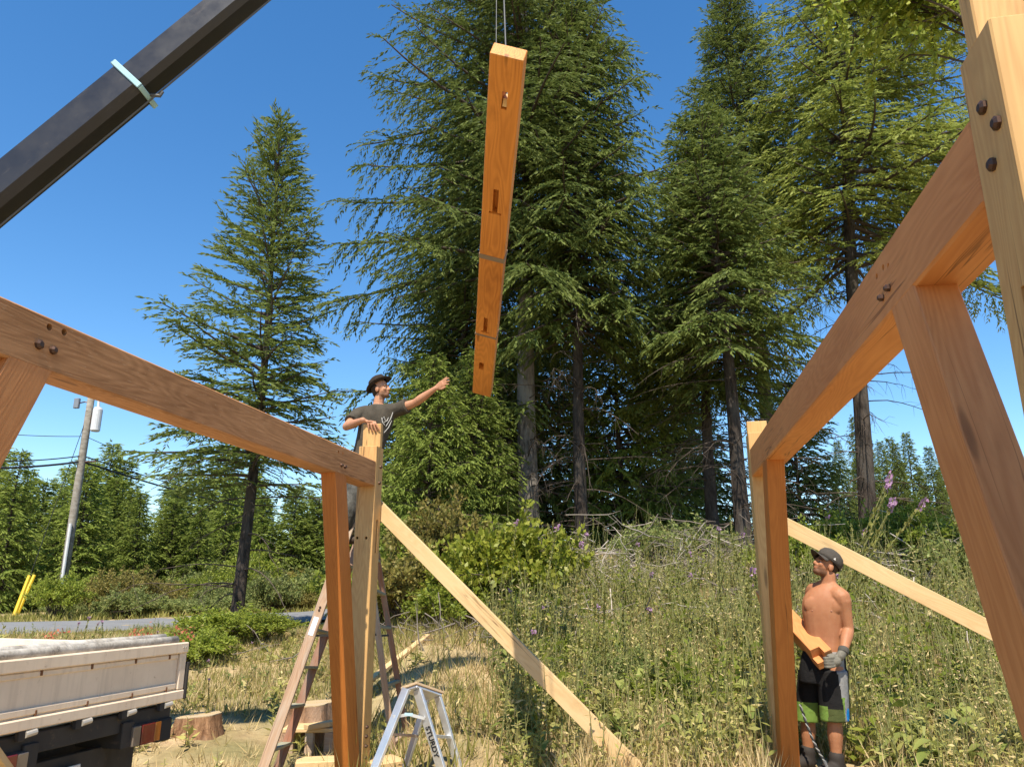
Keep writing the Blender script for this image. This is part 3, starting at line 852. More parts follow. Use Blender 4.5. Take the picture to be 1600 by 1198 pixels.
# ------------------------------------------------------------------ foliage materials
def leafmat(name, a, b, tip=None, transl=.35, rough=.55, gloss=.25):
    k = N(name, rough, gloss)
    at = k.n('ShaderNodeAttribute'); at.attribute_name = 'tint'
    ag = k.n('ShaderNodeAttribute'); ag.attribute_name = 'tip'
    c = k.ramp(at.outputs['Fac'], [(.0, a), (1.0, b)])
    if tip: c = k.mix(ag.outputs['Fac'], c, tip)
    oi = k.n('ShaderNodeObjectInfo')
    hs = k.n('ShaderNodeHueSaturation'); k.l(c, hs.inputs['Color'])
    k.l(k.math('MULTIPLY_ADD', oi.outputs['Random'], .35), hs.inputs['Value']); hs.inputs['Value'].links[0].from_node.inputs[2].default_value = .83
    c = hs.outputs['Color']
    tr = k.n('ShaderNodeBsdfTranslucent'); k.l(k.mix(.5, c, (1, 1, .5), 'MULTIPLY') if False else c, tr.inputs['Color'])
    mx = k.n('ShaderNodeMixShader'); mx.inputs[0].default_value = transl
    k.base(c)
    k.l(k.p.outputs[0], mx.inputs[1]); k.l(tr.outputs[0], mx.inputs[2]); k.l(mx.outputs[0], k.out.inputs['Surface'])
    return k.m
FIR = leafmat('fir_needles', (.070, .105, .026), (.195, .235, .055), (.29, .305, .085), .36, gloss=.10)
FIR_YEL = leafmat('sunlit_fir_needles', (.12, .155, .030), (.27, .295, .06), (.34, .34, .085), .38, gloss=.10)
FIR_YOUNG = leafmat('young_fir_needles', (.12, .17, .030), (.27, .32, .065), (.34, .37, .09), .38, gloss=.10)
LEAF = leafmat('broad_leaves', (.15, .20, .024), (.30, .35, .05), (.36, .38, .07), .5, .45)
SHRUB = leafmat('shrub_leaves', (.17, .22, .020), (.36, .38, .045), (.42, .40, .07), .45, .45)
BROOM = leafmat('broom_leaves', (.14, .145, .03), (.30, .255, .065), (.36, .27, .08), .4)
FERN = leafmat('fern_leaves', (.13, .18, .05), (.28, .32, .10), (.36, .35, .12), .42)
WEED = leafmat('weed_leaves', (.16, .18, .036), (.42, .375, .115), (.62, .49, .24), .38)
STRAW = leafmat('dry_grass', (.50, .36, .16), (.76, .60, .33), (.30, .27, .08), .3, .7)
GRASSG = leafmat('green_grass', (.16, .17, .035), (.36, .32, .09), (.55, .43, .19), .35)
TWIG = N('dead_twig', .9, .1); TWIG.base((.20, .165, .135)); TWIG = TWIG.m
TWIG_PALE = N('bleached_stick', .9, .1); TWIG_PALE.base((.42, .36, .30)); TWIG_PALE = TWIG_PALE.m
LIMB = N('limb_bark', .95, .1); LIMB.base((.085, .066, .052)); LIMB = LIMB.m

def unit(a): return a / (np.linalg.norm(a, axis=-1, keepdims=True) + 1e-9)
class Blades:
    """thousands of leaf or needle-spray blades collected into one mesh"""
    def __init__(s): s.P = []; s.D = []; s.N = []; s.L = []; s.Wd = []; s.T = []; s.tip = []
    def add(s, P, D, Nn, L, Wd, T, tip):
        n = len(P)
        s.P.append(P); s.D.append(D); s.N.append(Nn); s.L.append(np.broadcast_to(L, n)); s.Wd.append(np.broadcast_to(Wd, n)); s.T.append(np.broadcast_to(T, n)); s.tip.append(np.broadcast_to(tip, n))
    def count(s): return sum(len(p) for p in s.P)
    def mesh(s, name, mid=.45, fold=.25):
        P = np.vstack(s.P); D = unit(np.vstack(s.D)); Nn = np.vstack(s.N)
        L = np.concatenate(s.L)[:, None]; Wd = np.concatenate(s.Wd)[:, None]; T = np.concatenate(s.T); tp = np.concatenate(s.tip)
        side = unit(np.cross(D, Nn)); up = np.cross(side, D)
        a = P; b = P + D * L * mid + side * Wd * .5 + up * Wd * fold; c = P + D * L; d = P + D * L * mid - side * Wd * .5 + up * Wd * fold
        V = np.stack([a, b, c, d], 1).reshape(-1, 3)
        Q = np.arange(len(V)).reshape(-1, 4)
        return fast_mesh(name, V, Q, {'tint': np.repeat(T, 4), 'tip': np.repeat(tp, 4)})
class Tubes:
    def __init__(s): s.V = []; s.Q = []; s.n = 0
    def add(s, pts, rad, n=5):
        pts = np.asarray(pts, float); m = len(pts); rad = np.broadcast_to(rad, m)
        t = unit(np.gradient(pts, axis=0)); ref = np.array([0, 0, 1.]) if abs(t[0, 2]) < .9 else np.array([1., 0, 0])
        a = unit(np.cross(t, ref)); b = np.cross(t, a)
        th = np.arange(n) * 2 * math.pi / n
        ring = pts[:, None] + (a[:, None] * np.cos(th)[None, :, None] + b[:, None] * np.sin(th)[None, :, None]) * rad[:, None, None]
        i = np.arange(m - 1)[:, None] * n; j = np.arange(n)[None]; j2 = (j + 1) % n
        s.V.append(ring.reshape(-1, 3)); s.Q.append((np.stack([i + j, i + j2, i + n + j2, i + n + j], -1).reshape(-1, 4)) + s.n); s.n += m * n
    def mesh(s, name): return fast_mesh(name, np.vstack(s.V), np.vstack(s.Q), smooth=True)

def conifer(seed, H, trunk_r, c0, R, nb, hang=.35, step=.075, blade=(.13, .05), e_top=.75, e_low=-.25, lean=(0, 0), asym=None, dead=0, power=.8, clump=1.0, roundness=0.0, gap=.0, vary=.22):
    """H height, c0 crown base height, R crown radius at base; returns trunk, limbs and needle meshes (base at origin)"""
    g = np.random.default_rng(seed)
    def axis(z): return np.array([lean[0] * z / H + .05 * math.sin(z * .5 + seed), lean[1] * z / H + .05 * math.cos(z * .43 + seed), z])
    tk = Tubes(); zs = np.concatenate([[-.6, 0, .25, .6], np.linspace(1.2, H, 18)])
    rr = trunk_r * np.clip(1 - np.maximum(zs, 0) / H, .012, 1) ** .85; rr[:2] *= 1.45; rr[2] *= 1.2
    tk.add([axis(z) for z in zs], rr, 14)
    lb = Tubes(); bl = Blades()
    if dead:
        for i in range(dead):
            z = g.uniform(.8, c0 + .25 * (H - c0)); ph = g.uniform(0, 2 * math.pi); L = g.uniform(.6, 2.8)
            d = np.array([math.cos(ph), math.sin(ph), 0]); s_ = np.linspace(0, 1, 7)
            dr = g.uniform(.1, .6)
            pts = axis(z) + d * (L * s_)[:, None] + np.array([0, 0, 1]) * (L * (.12 * s_ - dr * s_ ** 2))[:, None] + g.normal(0, .025, (7, 3)) * s_[:, None]
            lb.add(pts, .014 * (1 - .8 * s_) + .003, 4)
            for j in range(int(L * 5)):
                k = g.integers(2, 7); q = pts[k]; dd = unit(d * .5 + g.normal(0, .5, 3) + np.array([0, 0, -.5])); l2 = g.uniform(.15, .6)
                lb.add([q, q + dd * l2 * .5 + g.normal(0, .02, 3), q + dd * l2 + np.array([0, 0, -.08])], [.005, .004, .002], 3)
    f_all = (np.arange(nb) + g.random(nb)) / nb
    for i in range(nb):
        f = f_all[i] ** 1.0
        z = c0 + (H - c0) * (1 - (1 - f) ** 1.15)
        fr = (z - c0) / (H - c0)
        if gap and g.random() < gap and fr < .8: continue
        prof = (1 - fr) ** power * (1 - roundness * (1 - min(1, fr / .22)) * .55)
        ph = i * 2.39996 + g.normal(0, .35)
        L = R * prof * g.uniform(.95 - vary, .95 + vary) + .18
        if asym: L *= 1 + asym[1] * math.cos(ph - asym[0])
        d = np.array([math.cos(ph), math.sin(ph), 0]); sd = np.array([-d[1], d[0], 0])
        e = e_low + (e_top - e_low) * fr ** 1.2 + g.normal(0, .10)
        s_ = np.linspace(0, 1, 9)
        bend = g.normal(0, .12)
        dr = .16 + .22 * (1 - fr)
        pts = axis(z) + d * (L * s_ * math.cos(e))[:, None] + sd * (L * bend * s_ ** 2)[:, None] + np.array([0, 0, 1.]) * (L * (math.sin(e) * s_ - dr * s_ ** 2 + .22 * s_ ** 3))[:, None]
        lb.add(pts, (.010 + .013 * L) * (1 - .85 * s_) + .003, 5)
        nt = max(5, int(L * 8.5 * clump))
        st = np.sort(g.uniform(.16 if fr < .75 else .05, 1, nt)); st[-1] = 1.0
        pos = np.stack([np.interp(st, s_, pts[:, k]) for k in range(3)], -1)
        tan = unit(np.stack([np.interp(st, s_, np.gradient(pts[:, k], s_)) for k in range(3)], -1))
        sgn = np.where(np.arange(nt) % 2 == 0, 1, -1) * (1 - (st > .97))
        tl = np.minimum((.36 * L * (1.02 - st) ** .6 + .30) * g.uniform(.6, 1.3, nt), 1.25)
        td = unit(tan * .62 + sd * sgn[:, None] * .85 + g.normal(0, .13, (nt, 3)) + np.array([0, 0, -hang * .5]))
        for k in range(nt):
            m = max(3, int(tl[k] / step))
            t_ = (np.arange(m) + g.random(m)) / m
            q = pos[k] + td[k] * (tl[k] * t_)[:, None] + np.array([0, 0, -1.]) * (hang * tl[k] * t_ ** 2)[:, None]
            tdir = unit(td[k] + np.array([0, 0, -1.]) * (2 * hang * t_)[:, None])
            ss = np.where(np.arange(m) % 2 == 0, 1.0, -1.0)[:, None]
            lat = unit(np.cross(tdir, np.array([0, 0, 1.])) + 1e-6)
            dd = tdir * .85 + lat * ss * g.uniform(.12, .62, (m, 1)) + g.normal(0, .13, (m, 3)) + np.array([0, 0, -hang * .25])
            nn = g.normal(0, 1, (m, 3)) + np.array([0, 0, .35])
            tip = np.clip((t_ - .72) * 1.6, 0, 1) * g.uniform(.2, 1, m)
            bl.add(q, dd, nn, 1.2 * blade[0] * g.uniform(.7, 1.35, m), 1.12 * blade[1] * g.uniform(.7, 1.3, m), np.clip(g.normal(.45, .22, m), 0, 1), tip)
    # leader
    m = 26; zt = H - g.random(m) * .9; q = np.stack([axis(z) for z in zt]); a = g.uniform(0, 6.28, m)
    bl.add(q, np.stack([np.cos(a) * .6, np.sin(a) * .6, np.full(m, .8)], -1), g.normal(0, 1, (m, 3)), .16, .045, .6, .4)
    return tk.mesh('trunk'), lb.mesh('limbs'), bl.mesh('crown', .4, .15)

def plant_tree(name, label, cat, pos, meshes, mats, rz=0.0, sc=1.0, group=None, names=('trunk', 'limbs', 'crown')):
    t = thing(name, label, cat, pos, group, rz); t.scale = (sc, sc, sc) if not hasattr(sc, '__len__') else sc
    for nm, me, m in zip(names, meshes, mats):
        if me is None: continue
        o = bpy.data.objects.new(nm, me); COL.objects.link(o); o.parent = t
        if nm == 'seed_pods': o['kind'] = 'stuff'
        if not me.materials: me.materials.append(m)
        elif me.materials[0] != m: o.material_slots[0].link = 'OBJECT'; o.material_slots[0].material = m
    return t
def spot(u, v, r):
    p = at_r(u, v, r); return (p.x, p.y, gz(p.x, p.y) - .03)

LEFTN = math.pi + YAW                    # direction of "left in the picture" on the plan
# the lone fir by the road
plant_tree('fir_tree', 'lone bushy fir tree standing apart by the road on the left', 'tree', spot(371, 985, 17.0),
           conifer(11, 11.8, .14, 3.0, 2.4, 160, hang=.13, step=.040, blade=(.115, .034), e_top=1.05, e_low=.20, asym=(LEFTN, .25), dead=26, power=.70, roundness=.6, gap=.14, clump=1.3, vary=.28), (BARK, LIMB, FIR))
# the wood behind the site
plant_tree('fir_tree', 'tallest dense fir tree with pale lit trunk in the middle of the wood', 'tree', spot(826, 842, 20.0),
           conifer(21, 23.5, .29, 7.6, 4.6, 250, vary=.32, gap=.08, clump=1.3, hang=.36, step=.048, blade=(.14, .042), e_top=.6, e_low=-.05, asym=(LEFTN, .22), dead=46, power=.62, roundness=.25), (BARK_PALE, LIMB, FIR))
plant_tree('fir_tree', 'slender trunked fir tree just right of the tallest one', 'tree', spot(912, 876, 19.0),
           conifer(22, 16.6, .18, 6.0, 3.0, 195, vary=.32, gap=.08, clump=1.3, hang=.40, step=.048, blade=(.14, .042), e_top=.6, e_low=-.1, asym=(LEFTN + math.pi, .1), dead=60, power=.55, roundness=.3), (BARK, LIMB, FIR))
plant_tree('fir_tree', 'dark trunked fir tree standing left of the leaning dark trunks', 'tree', spot(1119, 858, 21.5),
           conifer(23, 11.2, .19, 4.4, 2.5, 160, clump=1.3, hang=.3, step=.052, blade=(.14, .042), e_top=.8, e_low=-.15, dead=40, power=.6, roundness=.3), (BARK, LIMB, FIR))
plant_tree('fir_tree', 'fir tree with stout black trunk just left of the right post', 'tree', spot(1168, 872, 19.0),
           conifer(24, 12.2, .21, 5.4, 2.3, 165, clump=1.3, hang=.3, step=.052, blade=(.14, .042), e_top=.85, e_low=-.15, dead=50, power=.6, roundness=.3, lean=(-.3, 0)), (BARK, LIMB, FIR))
plant_tree('fir_tree', 'pointed dark fir tree rising above the right post top', 'tree', spot(1214, 850, 24.0),
           conifer(25, 20.0, .25, 9.4, 2.9, 210, clump=1.3, hang=.22, step=.052, blade=(.14, .042), e_top=1.0, e_low=-.1, dead=40, power=.68, roundness=.2), (BARK, LIMB, FIR))
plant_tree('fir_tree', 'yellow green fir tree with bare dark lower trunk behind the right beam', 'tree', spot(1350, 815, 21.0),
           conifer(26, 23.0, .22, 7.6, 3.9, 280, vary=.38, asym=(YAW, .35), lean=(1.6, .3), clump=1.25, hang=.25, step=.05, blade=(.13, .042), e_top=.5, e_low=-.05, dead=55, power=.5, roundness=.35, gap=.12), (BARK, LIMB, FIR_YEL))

plant_tree('fir_tree', 'dark fir tree with low boughs behind the lower end of the hanging beam', 'tree', spot(722, 880, 22.0),
           conifer(27, 14.5, .17, 2.6, 3.3, 190, clump=1.2, hang=.45, step=.055, blade=(.14, .045), e_top=.7, e_low=-.05, dead=10, power=.65, roundness=.2, vary=.35, gap=.05), (BARK, LIMB, FIR))
# young bushy firs under and left of the big tree
Y1 = conifer(31, 7.5, .10, .3, 2.1, 170, clump=1.3, hang=.35, step=.055, blade=(.14, .045), e_top=.8, e_low=-.1, power=.75)
Y2 = conifer(32, 5.5, .08, .2, 1.9, 140, clump=1.3, hang=.3, step=.055, blade=(.14, .045), e_top=.8, e_low=.0, power=.7)
Y3 = conifer(33, 8.5, .12, .5, 2.4, 180, clump=1.3, hang=.45, step=.058, blade=(.15, .047), e_top=.7, e_low=-.15, power=.7)
yg = 'young firs filling the edge of the wood'
for i, (u, v, r, ms, sc, lab) in enumerate((
        (668, 900, 17.5, Y3, .66, 'bright young fir tree right behind the man on the ladder'),
        (612, 905, 19.5, Y1, .74, 'young fir tree left of the man on the ladder, low behind the beam'),
        (742, 880, 18.4, Y1, .72, 'young fir tree below the lower end of the hanging beam'),
        (975, 868, 23.5, Y3, .95, 'shaded young fir tree between the slender trunk and the dark trunks'),
        (1045, 860, 25.0, Y1, 1.0, 'shaded young fir tree behind the brush pile'),
        (875, 855, 25.5, Y3, 1.0, 'shaded young fir tree between the two pale trunks'),
        (780, 855, 25.0, Y3, .95, 'shaded young fir tree left of the pale trunk'),
        (700, 880, 24.0, Y1, 1.2, 'young fir tree further back left of the pale trunk'),
        (1260, 862, 30.0, Y2, 1.1, 'small fir tree right behind the right post'),
        (1090, 850, 29.0, Y2, 1.1, 'small fir tree seen low between the dark trunks'))):
    plant_tree('young_fir_tree', lab, 'tree', spot(u, v, r), ms, (BARK, LIMB, FIR_YOUNG if r < 24 else FIR), rz=i * 1.9, sc=sc, group=yg)

# distant rows of trees
D1 = conifer(41, 7.5, .12, .2, 2.1, 130, clump=1.2, hang=.25, step=.09, blade=(.22, .075), e_top=.8, e_low=.05, power=.75)
D2 = conifer(42, 9.5, .14, .6, 2.0, 140, clump=1.2, hang=.3, step=.09, blade=(.22, .075), e_top=.8, e_low=-.1, power=.8)
D3 = conifer(43, 12, .17, 1.2, 2.4, 150, clump=1.2, hang=.35, step=.10, blade=(.24, .08), e_top=.7, e_low=-.2, power=.75)
g = np.random.default_rng(5)
n_ = 0
for row, (r0, cnt, hs) in enumerate(((34.5, 15, (.78, .98)), (40, 15, (.95, 1.2)), (49, 14, (1.15, 1.5)))):
    for i in range(cnt):
        u = -60 + (720 if row < 2 else 760) * (i + g.uniform(.15, .85)) / cnt
        r = r0 + g.uniform(-1.6, 2.2) + (u / 700) * 3
        p = spot(u, 930, r)
        ms = (D1, D2, D1, D3)[int(g.integers(0, 4))] if row else (D1, D2)[int(g.integers(0, 2))]
        hh = {id(D1): 7.5, id(D2): 9.5, id(D3): 12}[id(ms)]
        sc = (5.1 if row == 0 else 6.1 if row == 1 else 8.2) * g.uniform(.8, 1.12) / hh
        ordn = ('first', 'second', 'third', 'fourth', 'fifth', 'sixth', 'seventh', 'eighth', 'ninth', 'tenth', 'eleventh', 'twelfth', 'thirteenth', 'fourteenth', 'fifteenth')[i]
        plant_tree('roadside_fir_tree', (ordn + ' from the left of the bushy firs in the front row across the road', 'fir tree in the second row across the road', 'tall distant fir tree showing above the rows across the road')[row], 'tree', p, ms,
                   (BARK, LIMB, FIR_YOUNG), rz=g.uniform(0, 6.28), sc=(sc * g.uniform(1.0, 1.35), sc * g.uniform(1.0, 1.35), sc), group=('front row of firs across the road', 'second row of firs across the road', 'tall firs beyond the rows across the road')[row])
        n_ += 1
for i in range(20):
    u = 1235 + 300 * (i + g.uniform(.1, .9)) / 20
    r = (44, 52, 62)[i % 3] + g.uniform(-2, 2)
    top = np.interp(u, [1235, 1300, 1340, 1400, 1460, 1540], [745, 800, 640, 640, 675, 680]) + g.uniform(-10, 90)
    p = spot(u, 850, r); h = at_r(u, top, r).z - p[2]
    ms = (D3, D2)[i % 2]; hh = 12 if ms is D3 else 9.5
    sc = h / hh
    plant_tree('distant_fir_tree', 'distant dark fir tree in the stand beyond the clearing on the right', 'tree', p, ms, (BARK, LIMB, FIR), rz=g.uniform(0, 6.28), sc=(sc * .8, sc * .8, sc), group='stand of firs beyond the clearing')

# ------------------------------------------------------------------ broadleaf tree at the right edge
def broad_tree(seed, H, trunk_r, center, rad, nclump, leaves, size):
    g = np.random.default_rng(seed); tk = Tubes(); lb = Tubes(); bl = Blades()
    zs = np.linspace(-.3, H * .8, 10)
    tk.add(np.stack([.1 * np.sin(zs), .1 * np.cos(zs * .8), zs], -1), trunk_r * (1 - .8 * np.clip(zs / H, 0, 1)), 12)
    for i in range(nclump):
        d = unit(g.normal(0, 1, 3)); p = np.array(center) + d * np.array(rad) * g.uniform(.35, 1.0)
        z0 = min(H * .75, max(1.5, p[2] - g.uniform(.5, 2.0)))
        s_ = np.linspace(0, 1, 7)[:, None]; a = np.array([0, 0, z0])
        pts = a * (1 - s_) + p * s_ + np.array([0, 0, .5]) * (np.sin(s_ * math.pi)) + g.normal(0, .05, (7, 3)) * s_
        lb.add(pts, .022 * (1 - .85 * s_[:, 0]) + .003, 5)
        for j in range(6):
            q0 = pts[g.integers(3, 7)]; dd = unit(g.normal(0, 1, 3)); l_ = g.uniform(.4, 1.1)
            m = leaves; t_ = g.random(m)[:, None]
            q = q0 + dd * l_ * t_ + np.array([0, 0, -.15]) * t_ ** 2
            lb.add([q0, q0 + dd * l_ * .5, q0 + dd * l_ + np.array([0, 0, -.15])], [.008, .006, .003], 3)
            bl.add(q, dd * .5 + g.normal(0, .7, (m, 3)) + np.array([0, 0, -.35]), g.normal(0, 1, (m, 3)), size * g.uniform(.7, 1.3, m), size * .55, g.random(m), g.random(m) ** 3)
    return tk.mesh('trunk'), lb.mesh('limbs'), bl.mesh('crown', .45, .12)
plant_tree('broadleaf_tree', 'broadleaf tree with large bright leaves at the upper right edge', 'tree', spot(1760, 900, 12.5),
           broad_tree(51, 11.5, .2, (-1.7, .3, 10.6), (1.7, 1.5, 1.6), 30, 40, .13), (BARK_PALE, LIMB, LEAF))

# ------------------------------------------------------------------ shrubs
def shrub(seed, R, H, leaves, size, wide=1.6, lift=.1):
    g = np.random.default_rng(seed); lb = Tubes(); bl = Blades()
    ns = 34
    for i in range(ns):
        a = i * 2.4; f = math.sqrt((i + .5) / ns)
        tip = np.array([math.cos(a) * R * f, math.sin(a) * R * f, H * (1 - .55 * f ** 2) * g.uniform(.75, 1.1)])
        s_ = np.linspace(0, 1, 6)[:, None]; b = np.array([math.cos(a) * .12, math.sin(a) * .12, 0])
        pts = b * (1 - s_) + tip * s_ + np.array([0, 0, H * .18]) * np.sin(s_ * math.pi) + g.normal(0, .03, (6, 3)) * s_
        lb.add(pts, .014 * (1 - .8 * s_[:, 0]) + .002, 4)
        for j in range(9):
            k = g.uniform(.35, 1.0); q0 = np.array([np.interp(k, s_[:, 0], pts[:, c]) for c in range(3)])
            dd = unit(tip * np.array([1, 1, .3]) + g.normal(0, .6, 3) * R); l_ = g.uniform(.25, .6) * R * .6
            m = leaves; t_ = g.random(m)[:, None]
            q = q0 + dd * l_ * t_ + g.normal(0, .03, (m, 3)); q[:, 2] = np.maximum(q[:, 2], lift)
            lb.add([q0, q0 + dd * l_ * .5, q0 + dd * l_], [.005, .004, .002], 3)
            bl.add(q, dd * .6 + g.normal(0, .6, (m, 3)), np.array([0, 0, .6]) + g.normal(0, .8, (m, 3)), size * g.uniform(.6, 1.3, m), size * .55, g.random(m), g.random(m) ** 3)
    return lb.mesh('stems'), bl.mesh('foliage', .45, .12)
def plant_shrub(name, label, pos, ms, mat, rz=0, sc=1.0, group=None, cat='shrub'):
    return plant_tree(name, label, cat, pos, ms, (LIMB, mat), rz, sc, group, ('stems', 'foliage'))
S1 = shrub(61, 1.0, 1.0, 34, .085)
S2 = shrub(62, 1.0, 1.0, 24, .085)
S3 = shrub(63, 1.0, 1.25, 26, .075)
plant_shrub('leafy_shrub', 'bright green leafy shrub below the pale tree trunk', spot(790, 985, 13.6), S1, SHRUB, 0, (1.45, 1.15, 1.62))
for i, (u, v, r, sc, ms, m, lab) in enumerate((
        (640, 975, 14.2, (1.1, 1.0, 1.25), S2, BROOM, 'olive shrub with brownish sprigs left of the bright shrub'),
        (705, 985, 13.2, (.8, .8, .8), S2, LEAF, 'dark leafy shrub in the shade left of the bright shrub'),
        (690, 935, 16.0, (1.2, 1.2, 1.6), S3, BROOM, 'taller yellow olive shrub behind the diagonal board'),
        (600, 950, 15.5, (1.3, 1.2, 1.5), S2, LEAF, 'leafy shrub low behind the wooden ladder'),
        (345, 1010, 14.6, (.9, .8, .5), S2, LEAF, 'low leafy shrub at the foot of the lone fir'),
        (405, 1005, 14.0, (.7, .7, .42), S3, LEAF, 'dark twiggy shrub right of the lone fir foot'),
        (300, 1005, 13.0, (.7, .7, .45), S2, LEAF, 'low green shrub just behind the truck corner'),
        (1010, 930, 17.0, (.9, .9, .9), S3, FERN, 'grey green bush in front of the brush pile'),
        (1330, 850, 17.5, (1.1, 1.0, 1.2), S2, LEAF, 'green bush behind the bare-chested man'),
        (1420, 860, 17.0, (1.2, 1.0, 1.1), S3, LEAF, 'green bush below the distant stand of firs'),
        (1500, 880, 16.0, (1.0, 1.0, .9), S2, FERN, 'bush beside the near right brace'),
        (1255, 920, 15.5, (1.0, 1.0, 1.0), S3, LEAF, 'green bush showing just right of the right post'),
        (1085, 905, 18.5, (1.2, 1.0, .9), S2, FERN, 'bush on the bank below the dark trunks'))):
    plant_shrub('wild_shrub', lab, spot(u, v, r), ms, m, i * 1.3, sc)
g = np.random.default_rng(8)
kinds = ((S2, BROOM, 'brownish broom bush on the verge across the road'), (S3, BROOM, 'brownish broom bush on the verge across the road'), (S2, FERN, 'pale ferny bush on the verge across the road'), (S3, LEAF, 'green bush on the verge across the road'))
for i in range(44):
    u = 85 + 480 * (i + g.random()) / 44
    base = spot(u, 945, 27)
    # step back from the road's far edge
    r = 24.0
    for _ in range(60):
        p = spot(u, 945, r)
        if road_dist(p[0], p[1]) < -1.6 - (i * 7 % 5) * 1.15: break
        r += .4
    ms, m, lab = kinds[int(g.choice(4, p=[.3, .2, .3, .2]))] if u > 150 else kinds[2 if i % 2 else 3]
    s_ = g.uniform(.45, 1.15) * (1.0 if u > 150 else .75) * (.75 + .13 * (i * 7 % 5))
    plant_shrub('verge_bush', lab, p, ms, m, g.uniform(0, 6), (s_ * 1.3, s_ * 1.2, s_ * g.uniform(.6, 1.7)), lab.replace(' bush', ' bushes'))
# ------------------------------------------------------------------ ground cover
def scatter(n, u0, u1, r0, r1, g, power=1.0):
    """random plan points inside a wedge of the view"""
    a0, a1 = math.atan((u0 - 800) / F_PX / 1.0), math.atan((u1 - 800) / F_PX / 1.0)
    a = g.uniform(a0, a1, n); f = g.random(n) ** power
    r = np.sqrt(r0 ** 2 + (r1 ** 2 - r0 ** 2) * f)
    x, y = c2w(r * np.sin(a), r * np.cos(a))
    return x, y, r, a
MANX, MANY = at_r(1288, 1190, 7.15).x, at_r(1288, 1190, 7.15).y
def off_road(x, y):
    d = road_dist(x, y); ok = (d < -.25) | (d > 5.4)
    cx, cy = w2c(x, y); a = np.arctan2(cx, cy); r = np.hypot(cx, cy); ca, cb = w2c(MANX, MANY); am = math.atan2(ca, cb)
    trampled = (np.abs(a - am) * 7 < .36) & (r < 7.5)          # flattened where the man has walked in
    return ok & ~trampled
def dens(x, y, k=.9, seed=0.0):
    return .5 + .5 * np.sin(x * k * 1.7 + seed) * np.sin(y * k * 1.3 + seed * 2.1 + .8 * np.sin(x * k)) 
def grass(name, label, g, n, wedge, hgt, wid, mat, power=1.0, tipfrac=.3, per=6, keep=None, lean=.35):
    x, y, r, a = scatter(n, *wedge, g, power)
    ok = off_road(x, y)
    if keep is not None: ok &= keep(x, y, g)
    x, y = x[ok], y[ok]
    X = np.repeat(x, per) + g.normal(0, .05, len(x) * per); Y = np.repeat(y, per) + g.normal(0, .05, len(x) * per)
    Z = terrain(X, Y) - .02; m = len(X)
    H = np.repeat(hgt * g.uniform(.5, 1.4, len(x)), per) * g.uniform(.6, 1.2, m)
    D = np.stack([g.normal(0, lean, m), g.normal(0, lean, m), np.ones(m)], -1)
    bl = Blades(); bl.add(np.stack([X, Y, Z], -1), D, g.normal(0, 1, (m, 3)) * np.array([1, 1, .1]), H, wid * g.uniform(.7, 1.4, m), np.repeat(g.random(len(x)), per) * .6 + g.random(m) * .4, (g.random(m) < tipfrac) * g.random(m))
    o = link(name, bl.mesh(name, .3, .1), mat); setp(o, label, 'grass', kind='stuff'); return o
g = np.random.default_rng(70)
grass('dry_grass', 'dry straw coloured grass covering the open ground', g, 15000, (-60, 1000, 6.6, 16), .17, .010, STRAW, 1.0, .25, 6, lambda x, y, g: g.random(len(x)) < .06 + .94 * dens(x, y, .8, 1.0) ** 1.5, .55)
grass('dry_grass', 'dry straw coloured grass between the weeds on the right', g, 9000, (880, 1680, 6.2, 15), .30, .011, STRAW, .9, .3, 6)
grass('green_grass', 'mixed green and yellow grass through the field', g, 7000, (560, 1700, 6.8, 20), .34, .012, GRASSG, 1.0, .3, 6, lambda x, y, g: g.random(len(x)) < .25 + .75 * dens(x, y, .7, 2.6))
grass('verge_grass', 'short green grass on the verge across the road', g, 7000, (-80, 560, 19, 40), .22, .03, GRASSG, 1.0, .2, 5, lambda x, y, g: (road_dist(x, y) < 0) & (road_dist(x, y) > -4))
grass('roadside_grass', 'tall seeding grass on the near side of the road', g, 5000, (-80, 620, 10, 19), .15, .012, GRASSG, 1.0, .45, 6, lambda x, y, g: (road_dist(x, y) > 5.3))

